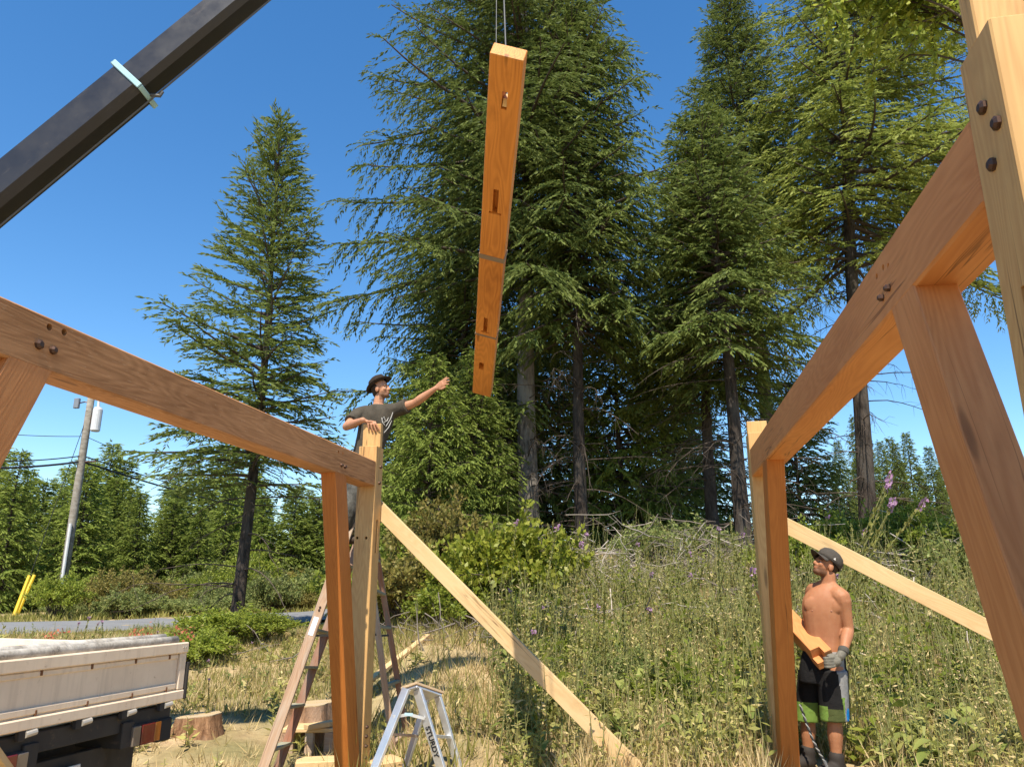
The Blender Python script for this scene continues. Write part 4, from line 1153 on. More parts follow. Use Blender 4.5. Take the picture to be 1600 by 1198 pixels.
def weeds(name, label, g, n, wedge, hgt, leafl, mat, keep=None, per=16, power=1.0):
    """leafy herbs: short stems with lance leaves all the way up"""
    x, y, r, a = scatter(n, *wedge, g, power)
    ok = off_road(x, y)
    if keep is not None: ok &= keep(x, y, g)
    x, y = x[ok], y[ok]; k = len(x)
    H = hgt * g.uniform(.35, 1.3, k) * (.55 + .9 * dens(x, y, 1.3, 2.2)); tx, ty = g.normal(0, .18, k), g.normal(0, .18, k)
    f = np.tile((np.arange(per) + .5) / per, k); R_ = lambda q: np.repeat(q, per)
    h = R_(H) * f
    X = R_(x) + R_(tx) * h; Y = R_(y) + R_(ty) * h; Z = terrain(R_(x), R_(y)) + h
    m = len(X); ph = np.tile(np.arange(per) * 2.4, k) + R_(g.uniform(0, 6.28, k))
    el = g.normal(.35, .45, m)
    D = np.stack([np.cos(ph) * np.cos(el), np.sin(ph) * np.cos(el), np.sin(el)], -1)
    L = leafl * (1.15 - .75 * f) * R_(g.uniform(.6, 1.4, k)) * g.uniform(.7, 1.2, m)
    bl = Blades(); bl.add(np.stack([X, Y, Z], -1), D, np.array([0, 0, 1.]) + g.normal(0, .45, (m, 3)), L, L * g.uniform(.28, .42, m), np.clip(R_(dens(x, y, 1.5, 5.0)) * .45 + R_(g.random(k)) * .35 + g.random(m) * .3 - .05, 0, 1), (R_(g.random(k)) < .28) * g.random(m))
    o = link(name, bl.mesh(name, .45, .12), mat); setp(o, label, 'weeds', kind='stuff')
    tb = Tubes()
    for i in range(k):
        z0 = gz(x[i], y[i]); tb.add([(x[i], y[i], z0 - .02), (x[i] + tx[i] * H[i], y[i] + ty[i] * H[i], z0 + H[i])], [.006, .003], 3)
    so = link('weed_stems', tb.mesh('weed_stems'), STEM, o)
    return o
STEM = N('green_stem', .7, .2); STEM.base((.20, .20, .07)); STEM = STEM.m
right = lambda x, y, g: g.random(len(x)) < .45 + .55 * dens(x, y, .9, .4)
weeds('field_weeds', 'tangle of leafy weeds filling the right half of the field', g, 2500, (790, 1680, 6.6, 12), .55, .11, WEED, right)
weeds('dry_stalks', 'thin dry stalks standing among the weeds', g, 2000, (770, 1680, 6.8, 17), .95, .06, STRAW, right, 14)
weeds('bank_weeds', 'weeds and herbs covering the rising bank', g, 3000, (760, 1680, 11, 17), .70, .13, WEED, right, 14)
weeds('green_herbs', 'clumps of fresher green broad leaved herbs on the bank', g, 1500, (780, 1680, 7.5, 16), .70, .19, LEAF, lambda x, y, g: g.random(len(x)) < dens(x, y, 1.6, 7.0) ** 3 * 1.6, 16)
weeds('clearing_weeds', 'sparse green weeds dotted through the dry grass', g, 520, (-40, 800, 7.5, 15), .28, .12, WEED, lambda x, y, g: g.random(len(x)) < dens(x, y, 1.1, 3.0), 12)
weeds('roadside_weeds', 'low flowering weeds between the truck and the road', g, 420, (-60, 560, 10.5, 18.5), .16, .08, FERN, lambda x, y, g: road_dist(x, y) > 5.3, 14)

# tall stalks: foxgloves gone to seed, some with a last tuft of purple bells
POD = leafmat('seed_pods', (.12, .14, .025), (.30, .29, .07), (.36, .30, .11), .3)
BELL = leafmat('purple_bells', (.36, .19, .34), (.56, .36, .50), None, .4)
ORANGE_FL = leafmat('orange_petals', (.42, .11, .06), (.55, .20, .11), None, .4)
def foxglove(seed, H, flowers):
    g = np.random.default_rng(seed); tb = Tubes(); s_ = np.linspace(0, 1, 8)
    bx, by = g.normal(0, .07, 2) * H
    pts = np.stack([bx * s_ ** 2, by * s_ ** 2, H * s_], -1); tb.add(pts, .010 * (1 - .6 * s_) + .002, 5)
    bl = Blades(); m = int(H * 95)
    t_ = g.uniform(.30, .97, m); q = np.stack([bx * t_ ** 2, by * t_ ** 2, H * t_], -1); a = g.uniform(0, 6.28, m)
    bl.add(q, np.stack([np.cos(a), np.sin(a), np.full(m, .75)], -1), g.normal(0, 1, (m, 3)), .048 * (1.25 - .6 * t_), .026, g.random(m), g.random(m) ** 2)
    lf = Blades(); m = 16; t_ = g.uniform(.02, .34, m); a = np.arange(m) * 2.4; q = np.stack([bx * t_ ** 2, by * t_ ** 2, H * t_], -1)
    lf.add(q, np.stack([np.cos(a), np.sin(a), g.normal(.25, .3, m)], -1), np.array([0, 0, 1.]) + g.normal(0, .25, (m, 3)), .24 * (1.2 - t_ * 2), .085, g.random(m), (g.random(m) < .3) * g.random(m))
    fl = None
    if flowers:
        fb = Blades(); m = 20; t_ = g.uniform(.955, 1.01, m); a = g.uniform(0, 6.28, m); q = np.stack([bx * t_ ** 2, by * t_ ** 2, H * t_], -1)
        fb.add(q, np.stack([np.cos(a), np.sin(a), g.normal(-.15, .4, m)], -1), g.normal(0, 1, (m, 3)),   .045, .028, g.random(m), 0.0)
        fl = fb.mesh('flowers', .6, .2)
    return tb.mesh('stem'), bl.mesh('seed_pods', .5, .2), lf.mesh('leaves', .45, .12), fl
FOX = [foxglove(80 + i, 1.0 + .12 * i, i in (1, 3, 5)) for i in range(6)]
def plant_fox(label, pos, i, rz, sc, group, tilt=None):
    t = plant_tree('foxglove', label, 'wildflower', pos, FOX[i], (STEM, POD, WEED, BELL), rz, sc, group, ('stem', 'seed_pods', 'leaves', 'flowers'))
    if tilt: t.rotation_euler = (tilt[0], tilt[1], rz)
    return t
g = np.random.default_rng(90)
x, y, r, a = scatter(170, 770, 1640, 8.0, 17, g)
for i in range(len(x)):
    k = int(g.choice(6, p=[.27, .06, .27, .05, .29, .06])); fl = k in (1, 3, 5)
    plant_fox('tall seeding foxglove stalk tipped with purple bells in the weedy field' if fl else 'tall green foxglove stalk lined with seed pods in the weedy field', (x[i], y[i], gz(x[i], y[i]) - .02), k, g.uniform(0, 6.28), g.uniform(.6, 1.15),
              'foxgloves with purple tips in the field' if fl else 'foxglove seed stalks in the field', (g.normal(0, .1), g.normal(0, .1)))
# the big leaning spray of foxgloves on the right skyline
for i, (u0, v0, u1, v1, r_) in enumerate(((1330, 880, 1388, 738, 10.4), (1345, 885, 1408, 757, 10.2), (1352, 890, 1422, 770, 10.1), (1340, 885, 1395, 780, 10.5), (1360, 890, 1413, 787, 10.0))):
    b, tp = at_r(u0, v0, r_), at_r(u1, v1, r_ - .1)
    d = (tp - b).normalized(); gp = gz(b.x, b.y)
    L = (tp.z - gp) / max(.3, d.z); base = tp - d * L
    k = (1, 3, 5, 1, 3)[i]; Hn = 1.0 + .12 * k
    t = plant_fox(('leftmost', 'second from left', 'rightmost', 'shortest', 'lowest')[i] + ' of the leaning purple tipped foxgloves against the distant firs', tuple(base), k, 0, 1.0, 'leaning foxgloves against the distant firs')
    t.rotation_mode = 'QUATERNION'; t.rotation_quaternion = Vector((0, 0, 1)).rotation_difference(d); t.scale = (1.0, 1.0, L / Hn)
# flowers along the road behind the truck
for i, (u, v, r_, hh) in enumerate(((134, 963, 12.5, .75), (167, 968, 12.2, .7), (146, 973, 12.0, .62), (250, 985, 12.6, .5), (118, 972, 12.4, .6), (397, 1002, 11.5, .55), (322, 1030, 10.3, .5), (330, 1058, 9.6, .45))):
    tp = at_r(u, v, r_); gp = gz(tp.x, tp.y); k = (1, 3, 5)[i % 3]
    plant_fox(('tallest', 'second tallest', 'shortest', 'solitary', 'leftmost', 'bright pink purple', 'small', 'lowest')[i] + ' purple flower stalk ' + ('behind the truck bed by the road' if i < 5 else 'in the dry grass right of the truck'), (tp.x, tp.y, gp), k, i * 1.1, max(.3, (tp.z - gp) / (1.0 + .12 * k)), 'purple flower stalks near the truck')
fl = Blades(); g = np.random.default_rng(95)
for (u, v, r_, n) in ((80, 996, 12, 14), (98, 994, 12, 10), (216, 987, 12.4, 20), (228, 991, 12.4, 12), (281, 984, 12.6, 20), (291, 992, 12.2, 14)):
    p = np.array(at_r(u, v, r_)); q = p + g.normal(0, 1, (n, 3)) * np.array([.07, .07, .05])
    fl.add(q, g.normal(0, 1, (n, 3)), g.normal(0, 1, (n, 3)), .05, .035, g.random(n), 0.0)
o = link('orange_flowers', fl.mesh('orange_flowers'), ORANGE_FL); setp(o, 'orange red blossoms peeping over the truck bed', 'flowers', kind='stuff')

g = np.random.default_rng(97)
for i in range(9):
    u = 860 + 85 * i + g.uniform(-30, 30); r_ = g.uniform(8.6, 13.5); s_ = g.uniform(.28, .5)
    if abs(u - 1290) < 60: continue
    plant_shrub('field_bush', ('leftmost', 'second', 'third', 'fourth', 'fifth', 'sixth', 'seventh', 'eighth', 'rightmost')[i] + ' from the left of the small bushes in the weedy field' if 0 < i < 8 else ('leftmost' if i == 0 else 'rightmost') + ' small green bush standing in the weedy field', spot(u, 1000, r_), (S2, S3)[i % 2], (LEAF, FERN)[i % 2], i, (s_ * 1.2, s_ * 1.2, s_), 'small bushes in the weedy field')
# big floppy leaved plants near the man
BIGLEAF = leafmat('big_floppy_leaves', (.11, .16, .03), (.30, .31, .085), (.55, .42, .14), .35)
def bigplant(seed):
    g = np.random.default_rng(seed); V = []; Q = []; T = []; tp = []
    for i in range(15):
        a = g.uniform(0, 6.28); L = g.uniform(.18, .42); e0 = g.uniform(.5, 1.2); base = np.array([g.normal(0, .03), g.normal(0, .03), g.uniform(0, .35)])
        d = np.array([math.cos(a), math.sin(a), 0]); sd = np.array([-d[1], d[0], 0]); tint = g.random(); dry = (g.random() < .3) * g.random()
        b0 = len(V)
        for k in range(6):
            s_ = k / 5; w = L * .17 * math.sin(math.pi * (.08 + .92 * s_)) + .002; e = e0 - 1.6 * s_
            p = base + d * L * (s_ * math.cos(e0) + .25 * s_ ** 2) + np.array([0, 0, L * (s_ * math.sin(e0) - .75 * s_ ** 2)])
            V += [p + sd * w + [0, 0, w * .4], p, p - sd * w + [0, 0, w * .4]]; T += [tint] * 3; tp += [dry] * 3
        for k in range(5):
            o_ = b0 + k * 3
            Q += [(o_, o_ + 1, o_ + 4, o_ + 3), (o_ + 1, o_ + 2, o_ + 5, o_ + 4)]
    return fast_mesh('leaves', np.array(V), np.array(Q), {'tint': T, 'tip': tp}, True)
BP = [bigplant(100 + i) for i in range(4)]
g = np.random.default_rng(104)
x, y, r, a = scatter(100, 760, 1640, 6.9, 10.5, g)
for i in range(len(x)):
    if not off_road(x[i], y[i]): continue
    o = bpy.data.objects.new('broad_leaf_plant', BP[i % 4]); COL.objects.link(o)
    if not BP[i % 4].materials: BP[i % 4].materials.append(BIGLEAF)
    o.location = (x[i], y[i], gz(x[i], y[i])); o.rotation_euler = (0, 0, g.uniform(0, 6)); s_ = g.uniform(.5, .95); o.scale = (s_, s_, s_)
    setp(o, 'broad floppy leaved plant low in the foreground weeds', 'plant', 'broad leaved plants in the foreground weeds')

# brush pile, sticks and logs on the bank
g = np.random.default_rng(110)
def sticks(name, label, mat, n, centre, spread, L, rad, flat=.5):
    tb = Tubes()
    for i in range(n):
        c = np.array(centre) + g.normal(0, 1, 3) * np.array(spread)
        c[2] = gz(c[0], c[1]) + abs(g.normal(0, spread[2])) + .03
        d = unit(g.normal(0, 1, 3) * np.array([1, 1, flat])); l_ = L * g.uniform(.3, 1.3)
        pts = c + d * (np.linspace(-.5, .5, 5) * l_)[:, None] + g.normal(0, .03 * l_, (5, 3))
        tb.add(pts, rad * g.uniform(.4, 1.4) * np.array([1, .9, .8, .6, .3]), 4)
        for j in range(2):
            k = g.integers(1, 4); dd = unit(d + g.normal(0, .7, 3)); tb.add([pts[k], pts[k] + dd * l_ * .2, pts[k] + dd * l_ * .38 + g.normal(0, .03, 3)], [rad * .5, rad * .35, rad * .15], 3)
    o = link(name, tb.mesh(name), mat); setp(o, label, 'brush pile', kind='stuff'); return o
for i, (u, v, r_, n, sp, m) in enumerate(((1000, 872, 16.2, 200, (1.1, .5, .28), TWIG_PALE), (1065, 862, 16.8, 190, (1.1, .5, .34), TWIG), (930, 905, 15.5, 90, (.9, .7, .2), TWIG_PALE), (1440, 868, 16.2, 110, (.8, .5, .3), TWIG_PALE), (880, 955, 13.0, 60, (.8, .6, .15), TWIG_PALE), (700, 1000, 12.0, 60, (1.2, .7, .15), TWIG), (1380, 925, 13.5, 120, (2.0, 1.2, .15), TWIG_PALE), (1150, 930, 14.5, 110, (2.0, 1.2, .2), TWIG))):
    p = at_r(u, v, r_)
    sticks('brush_pile', ('heap of bleached sticks below the slender fir trunk', 'tangled heap of brown brush at the foot of the dark trunks', 'scattered pale sticks beside the bright shrub', 'pile of bleached roots and sticks below the distant firs', 'few pale sticks under the bright shrub', 'dead twigs by the dirt mound', 'pale sticks strewn on the bank behind the bare-chested man', 'brown twigs strewn through the bank weeds')[i], m, n, (p.x, p.y, p.z), (sp[0], sp[1], sp[2] * 1.5), 1.0, .010)
for i, (u0, v0, u1, v1, r_, rd) in enumerate(((1445, 905, 1500, 893, 15.5, .07), (1450, 970, 1500, 955, 12.5, .035), (1050, 955, 1130, 925, 13.5, .03))):
    p0, p1 = at_r(u0, v0, r_), at_r(u1, v1, r_ + .2)
    for p in (p0, p1): p.z = gz(p.x, p.y) + rd + .12
    tb = Tubes(); tb.add([tuple(p0.lerp(p1, f)) for f in np.linspace(0, 1, 6)], [rd, rd * .97, rd * .95, rd * .9, rd * .86, rd * .8], 10)
    o = link('fallen_log', tb.mesh('fallen_log'), WOOD_GREY); setp(o, ('thick bleached log lying on the bank under the diagonal board', 'short pale log lower on the bank right of the man', 'thin grey branch lying across the bank weeds')[i], 'log')
# ------------------------------------------------------------------ people
RV = Vector((_cy, _sy, 0)); FV = Vector((-_sy, _cy, 0)); UP = Vector((0, 0, 1))
def ellipsoid(mb, c, ax, n=14, m=9):
    c = Vector(c); a, b, d = [Vector(q) for q in ax]
    vs = [c - d]; 
    for i in range(1, m):
        t = math.pi * i / m - math.pi / 2
        for k in range(n):
            p = 2 * math.pi * k / n
            vs.append(c + a * (math.cos(t) * math.cos(p)) + b * (math.cos(t) * math.sin(p)) + d * math.sin(t))
    vs.append(c + d); fs = []
    for k in range(n): fs.append((0, 1 + (k + 1) % n, 1 + k))
    for i in range(m - 2):
        for k in range(n):
            o = 1 + i * n; k2 = (k + 1) % n
            fs.append((o + k, o + k2, o + n + k2, o + n + k))
    o = 1 + (m - 2) * n
    for k in range(n): fs.append((o + k, o + (k + 1) % n, len(vs) - 1))
    mb.add(vs, fs)
def chain(mb, pts, rad, n=12):
    pts = [Vector(p) for p in pts]
    if len(pts) > 2:
        A = np.array([[*p, r] for p, r in zip(pts, rad)]); m = len(A); B = []
        for i in range(m - 1):
            p0, p1, p2, p3 = A[max(i - 1, 0)], A[i], A[i + 1], A[min(i + 2, m - 1)]
            for t in (0, .34, .67): B.append(.5 * (2 * p1 + (p2 - p0) * t + (2 * p0 - 5 * p1 + 4 * p2 - p3) * t * t + (3 * p1 - p0 - 3 * p2 + p3) * t ** 3))
        B.append(A[-1]); pts = [Vector(q[:3]) for q in B]; rad = [float(q[3]) for q in B]
    mb.tube(pts, rad, n)
    for p, r in zip(pts, rad): ellipsoid(mb, p, ((r, 0, 0), (0, r, 0), (0, 0, r)), 10, 7)
def loft(mb, rings, n=20):
    """rings: (centre, half-width vector, half-depth vector)"""
    vs = []; fs = []
    if len(rings) > 2:
        A = np.array([[*Vector(c), *Vector(a), *Vector(b)] for c, a, b in rings]); m = len(A); B = []
        for i in range(m - 1):
            p0, p1, p2, p3 = A[max(i - 1, 0)], A[i], A[i + 1], A[min(i + 2, m - 1)]
            for t in (0, .25, .5, .75): B.append(.5 * (2 * p1 + (p2 - p0) * t + (2 * p0 - 5 * p1 + 4 * p2 - p3) * t * t + (3 * p1 - p0 - 3 * p2 + p3) * t ** 3))
        B.append(A[-1]); rings = [(q[:3], q[3:6], q[6:9]) for q in B]
    for c, a, b in rings:
        c = Vector(c); a = Vector(a); b = Vector(b)
        for k in range(n):
            p = 2 * math.pi * k / n; ca, sa = math.cos(p), math.sin(p)
            vs.append(c + a * (math.copysign(abs(ca) ** .85, ca)) + b * (math.copysign(abs(sa) ** .85, sa)))
    for i in range(len(rings) - 1):
        for k in range(n):
            k2 = (k + 1) % n; fs.append((i * n + k, i * n + k2, (i + 1) * n + k2, (i + 1) * n + k))
    fs.append(tuple(range(n - 1, -1, -1))); fs.append(tuple((len(rings) - 1) * n + k for k in range(n)))
    mb.add(vs, fs)
def fuse(mb, name, voxel, smooth_it=4, fac=.5):
    """one continuous surface from overlapping closed shapes"""
    bm = bmesh.new(); me = mb.mesh(name); bm.from_mesh(me); bmesh.ops.recalc_face_normals(bm, faces=bm.faces[:]); bm.to_mesh(me); bm.free()
    o = bpy.data.objects.new('tmp', me); COL.objects.link(o)
    r = o.modifiers.new('r', 'REMESH'); r.mode = 'VOXEL'; r.voxel_size = voxel; r.use_smooth_shade = True
    s = o.modifiers.new('s', 'SMOOTH'); s.factor = fac; s.iterations = smooth_it
    bpy.context.view_layer.update()
    out = bpy.data.meshes.new_from_object(o.evaluated_get(bpy.context.evaluated_depsgraph_get()))
    bpy.data.objects.remove(o); out.name = name
    return out
def coords(me):
    a = np.empty(len(me.vertices) * 3, np.float32); me.vertices.foreach_get('co', a); return a.reshape(-1, 3)
def fattr(me, nm, arr): me.attributes.new(nm, 'FLOAT', 'POINT').data.foreach_set('value', np.asarray(arr, np.float32))
def skin(name, col, beard):
    k = N(name, .58, .3); v = k.coord('Object'); n = k.noise(v, 9, 6, .7)
    c = k.ramp(n, [(.3, tuple(q * w for q, w in zip(col, (.82, .72, .68)))), (.7, col)])
    a = k.n('ShaderNodeAttribute'); a.attribute_name = 'beard'; c = k.mix(a.outputs['Fac'], c, beard)
    a2 = k.n('ShaderNodeAttribute'); a2.attribute_name = 'red'; c = k.mix(a2.outputs['Fac'], c, (col[0] * .8, col[1] * .5, col[2] * .5))
    k.p.inputs['Subsurface Weight'].default_value = .08; k.p.inputs['Subsurface Radius'].default_value = (.02, .008, .004)
    k.bump(k.noise(v, 90, 3), .06, .003)
    return k.base(c)
def cloth(name, col, var=.75, scale=9, rough=.9):
    k = N(name, rough, .1); v = k.coord('Object')
    c = k.ramp(k.noise(v, scale, 5, .65), [(.3, tuple(q * var for q in col)), (.7, col)])
    k.bump(k.math('ADD', k.noise(v, 11, 4, .6, 1.2), k.math('MULTIPLY', k.noise(v, 260, 2), .15)), .5, .02)
    return k.base(c)
class Head:
    def __init__(s, c, f, up):
        s.c = Vector(c); s.f = Vector(f).normalized(); u = Vector(up); s.s = s.f.cross(u).normalized(); s.u = s.s.cross(s.f).normalized()
    def P(s, f, sd, u): return s.c + s.f * f + s.s * sd + s.u * u
    def build(s, mb):
        E = lambda f, sd, u, rf, rs, ru: ellipsoid(mb, s.P(f, sd, u), (s.f * rf, s.s * rs, s.u * ru))
        E(-.008, 0, .022, .095, .076, .092)             # cranium
        E(.030, 0, -.035, .062, .060, .070)             # face
        E(.048, 0, -.088, .040, .044, .030)             # chin
        E(.010, .030, -.070, .055, .028, .034); E(.010, -.030, -.070, .055, .028, .034)   # jaw
        E(.078, 0, .012, .020, .052, .014)              # brow
        for q in (-1, 1):
            E(.064, q * .038, -.028, .022, .020, .020)  # cheek
            E(-.008, q * .078, -.018, .022, .011, .033) # ear
        chain(mb, [s.P(.088, 0, .0), s.P(.106, 0, -.030), s.P(.094, 0, -.040)], [.010, .0125, .012], 10)   # nose
        for q in (-1, 1): E(.093, q * .012, -.038, .010, .009, .008)
        E(.084, 0, -.060, .013, .024, .006); E(.083, 0, -.070, .013, .021, .007)                            # lips
    def local(s, V):
        d = V - np.array(s.c); return d @ np.array(s.f), d @ np.array(s.s), d @ np.array(s.u)
    def paint(s, me):
        f, sd, u = s.local(coords(me)); near = (np.abs(sd) < .09) & (np.abs(u) < .16) & (np.abs(f) < .15)
        jaw = near & (u < -.045 + .35 * np.minimum(0, f - .05) * 0) & (f > -.005) & (u > -.135)
        lips = near & (np.abs(u + .065) < .008) & (f > .080) & (np.abs(sd) < .026)
        b = jaw * np.clip((-.035 - u) / .03, 0, 1) * .8; b = np.where(near & (f > .07) & (u < -.043) & (u > -.058), np.maximum(b, .5), b)
        b = np.where(lips, .1, b)
        fattr(me, 'beard', b); fattr(me, 'red', lips * .3)
    def extras(s, parent, hair_mat, white, dark):
        for q in (-1, 1):
            m = MB(); ellipsoid(m, s.P(.0745, q * .031, -.012), (s.f * .011, s.s * .013, s.u * .007)); e = m.build('eye', white, parent, smooth=True)
            m = MB(); ellipsoid(m, s.P(.0845, q * .031, -.012), (s.f * .004, s.s * .006, s.u * .006)); m.build('iris', dark, e, smooth=True)
            m = MB(); chain(m, [s.P(.090, q * .014, .008), s.P(.088, q * .034, .014), s.P(.072, q * .052, .006)], [.004, .005, .003], 8); m.build('eyebrow', hair_mat, parent, smooth=True)
        m = MB()
        ellipsoid(m, s.P(-.030, 0, .012), (s.f * .082, s.s * .081, s.u * .085)); ellipsoid(m, s.P(-.055, 0, -.045), (s.f * .042, s.s * .062, s.u * .040))
        link('hair', fuse(m, 'hair', .007, 3), hair_mat, parent)
EYEW = N('eye_white', .5, .3).base((.34, .31, .28)); EYED = N('eye_dark', .2, .5).base((.03, .02, .015))
HAIR = N('dark_brown_hair', .7, .2).base((.035, .022, .014))
def finger(mb, pts, r): chain(mb, pts, [r, r * .97, r * .9, r * .8][:len(pts)] if len(pts) <= 4 else [r] * len(pts), 9)

def man_on_ladder():
    r0 = 8.12
    K = lambda u, v, dr=0.0: at_r(u, v, r0 + dr)
    foot = K(541, 843, .02)
    t = thing('person', 'person in dark t-shirt and brimmed hat on the ladder, arm stretched to the hanging beam', 'person', tuple(foot))
    sk = skin('tanned_skin_ladder', (.46, .235, .135), (.14, .07, .038))
    hd = Head(K(594.5, 607.5), RV * .93 - FV * .30 + UP * .20, UP - RV * .15)
    W = (RV * .96 + FV * .18); Dp = (FV * .96 - RV * .18)
    tilt = RV * .16
    def torso(mb, g=0.0, low=True):
        loft(mb, [(K(563, 748), W * (.165 + g), Dp * (.115 + g)), (K(569, 728), W * (.162 + g), Dp * (.112 + g)), (K(576, 703), W * (.150 + g), Dp * (.105 + g)), (K(583, 679), W * (.162 + g), Dp * (.112 + g)),
                  (K(588, 659), W * (.176 + g), Dp * (.122 + g)), (K(590.5, 645), W * (.172 + g), Dp * (.112 + g)), (K(591, 637), W * (.118 + g), Dp * (.085 + g)), (K(591, 632.5), W * (.062 + g * .4), Dp * (.060 + g * .4))])
    shL, elL, wrL = K(560, 648, -.02), K(541, 666.5, -.22), at_y(567, 656, 7.05)      # arm on the post
    shR, elR, wrR = K(618, 641, -.02), K(649, 629, -.16), K(681, 606.5, -.30)         # arm stretched out
    ztop = 2.855 + .245
    mb = MB(); hd.build(mb)
    chain(mb, [K(590, 640), K(591.5, 630), K(594, 619)], [.066, .058, .056])
    torso(mb)
    chain(mb, [K(566, 645), shL, shL.lerp(elL, .5), elL], [.062, .062, .052, .043]); chain(mb, [elL, elL.lerp(wrL, .35), elL.lerp(wrL, .75), wrL], [.043, .046, .034, .029])
    chain(mb, [K(610, 640), shR, shR.lerp(elR, .5), elR], [.060, .062, .053, .043]); chain(mb, [elR, elR.lerp(wrR, .3), elR.lerp(wrR, .75), wrR], [.043, .047, .034, .027])
    # hand draped over the tenon: palm on the top edge, fingers hanging down the front face
    yf = 7.079
    def TN(x, y, z): return Vector((x, y, z))
    pc = TN(-2.845, yf + .012, ztop + .022)
    loft(mb, [(wrL, Vector((0, .022, .012)), Vector((0, 0, .028))), (wrL.lerp(pc, .5), Vector((.0, .03, 0)), Vector((0, 0, .02))), (pc, Vector((.01, .042, 0)), Vector((.0, 0, .017)))])
    ellipsoid(mb, TN(-2.825, yf + .0, ztop + .018), ((.048, 0, 0), (0, .045, 0), (0, 0, .017)))
    for i, (x0, dx, l_) in enumerate(((-2.862, .006, .085), (-2.838, .020, .098), (-2.814, .032, .100), (-2.790, .040, .085))):
        p0 = TN(x0 + .018, yf - .002, ztop + .018); p1 = TN(x0 + .022 + dx * .3, yf - .026, ztop - .004); p2 = TN(x0 + .024 + dx * .8, yf - .023, ztop - l_ * .5); p3 = TN(x0 + .026 + dx * 1.2, yf - .014, ztop - l_ * .85)
        finger(mb, [p0, p1, p2, p3], .0105)
    finger(mb, [TN(-2.86, yf + .03, ztop + .02), TN(-2.83, yf + .062, ztop + .018), TN(-2.80, yf + .075, ztop + .012)], .0115)
    # reaching hand
    ad = (wrR - elR).normalized(); hu = (UP - ad * UP.dot(ad)).normalized(); hs = ad.cross(hu)
    hp = wrR + ad * .075
    loft(mb, [(wrR - ad * .01, hu * .026, hs * .020), (wrR + ad * .03, hu * .034, hs * .018), (wrR + ad * .07, hu * .042, hs * .016), (wrR + ad * .10, hu * .040, hs * .014)])
    for i, (o, l_, cv) in enumerate(((.030, .078, .05), (.011, .092, .10), (-.009, .086, .22), (-.028, .066, .38))):
        b = wrR + ad * .095 + hu * o; d1 = (ad + hu * (.10 - cv * .6)).normalized(); d2 = (ad - hu * (cv * 1.6 - .12)).normalized()
        finger(mb, [b, b + d1 * l_ * .42, b + d1 * l_ * .42 + d2 * l_ * .32, b + d1 * l_ * .40 + d2 * l_ * .58], .0095)
    b = wrR + ad * .03 - hu * .030
    finger(mb, [b, b + ad * .035 - hu * .022, b + ad * .075 - hu * .024], .0105)
    # legs and shoes under the trousers
    legs = []
    for du, dr, fu in ((-7, -.08, 538), (9, .10, 552)):
        hip, kn, an = K(563 + du, 752, dr), K(551 + du * .6, 797, dr - .06), K(fu, 838, dr + .02)
        legs.append((hip, kn, an)); chain(mb, [hip, hip.lerp(kn, .5), kn, kn.lerp(an, .4), an], [.085, .076, .058, .054, .040])
    me = fuse(mb, 'body', .0062, 3); hd.paint(me)
    body = link('body', me, sk, t)
    hd.extras(body, HAIR, EYEW, EYED)
    # t-shirt
    mb = MB(); torso(mb, .014)
    for a_, s_, e_, f_ in ((K(572, 644), shL, elL, .62), (K(606, 641), shR, elR, .60)):
        m_ = s_.lerp(e_, f_); chain(mb, [a_, s_, s_.lerp(e_, f_ * .5)], [.078, .082, .078]); d = (m_ - s_).normalized()
        a1 = d.cross(UP).normalized(); a2 = d.cross(a1); loft(mb, [(s_.lerp(e_, f_ * .3), a1 * .076, a2 * .076), (m_, a1 * .078, a2 * .082)])
    me = fuse(mb, 'shirt', .009, 5)
    sh = link('t_shirt', me, cloth('faded_black_cotton', (.085, .072, .055), .6), t)
    pr = cloth('pale_shirt_print', (.50, .48, .44), .7, 30)
    for pts in (((597, 655), (600, 651), (602, 657)), ((600, 660), (605, 657), (607, 652)), ((603, 666), (610, 655), (614, 644)), ((600, 676), (607, 668), (612, 657)), ((596, 652), (598, 660), (601, 664))):
        mb = MB(); q = []
        for (u, v) in pts:
            p = K(u, v, 0); V = coords(me); pv = np.array(p); o = np.array([0, 0, HC]); d = pv - o; d /= np.linalg.norm(d)
            rel_ = V - o; tt = rel_ @ d; dist = np.linalg.norm(rel_ - tt[:, None] * d, axis=1); ok = dist < .016
            tmin = tt[ok].min() if ok.any() else np.linalg.norm(pv - o)
            q.append(o + d * (tmin - .002))
        mb.tube(q, [.004, .006, .004], 6); mb.build('shirt_print', pr, sh)
    # trousers
    mb = MB(); loft(mb, [(K(569, 727), W * .176, Dp * .13), (K(564, 745), W * .185, Dp * .135), (K(561, 757), W * .175, Dp * .13)])
    for hip, kn, an in legs: chain(mb, [hip, hip.lerp(kn, .5), kn, kn.lerp(an, .5), an + UP * .03], [.105, .095, .080, .074, .068])
    link('trousers', fuse(mb, 'trousers', .010, 4), cloth('grey_black_camouflage', (.15, .145, .13), .22, 13), t)
    for hip, kn, an in legs:
        mb = MB(); ellipsoid(mb, an + RV * .05 - UP * .035, (RV * .135, FV * .048, UP * .045)); ellipsoid(mb, an - UP * .0, (RV * .05, FV * .05, UP * .06))
        link('boot', fuse(mb, 'boot', .010, 3), N('brown_boot', .7).base((.05, .032, .02)), t)
    # brimmed hat tipped back
    hu_ = (hd.u * .93 - hd.f * .36).normalized(); hf = hd.s.cross(hu_) * -1
    if hf.dot(hd.f) < 0: hf = -hf
    felt = cloth('brown_black_felt', (.042, .030, .022), .7, 20)
    hc = hd.P(-.012, 0, .052)
    n = 40; vs = []; fs = []
    prof = [(.0, .098), (.045, .094), (.075, .080), (.092, .052), (.096, .0)]
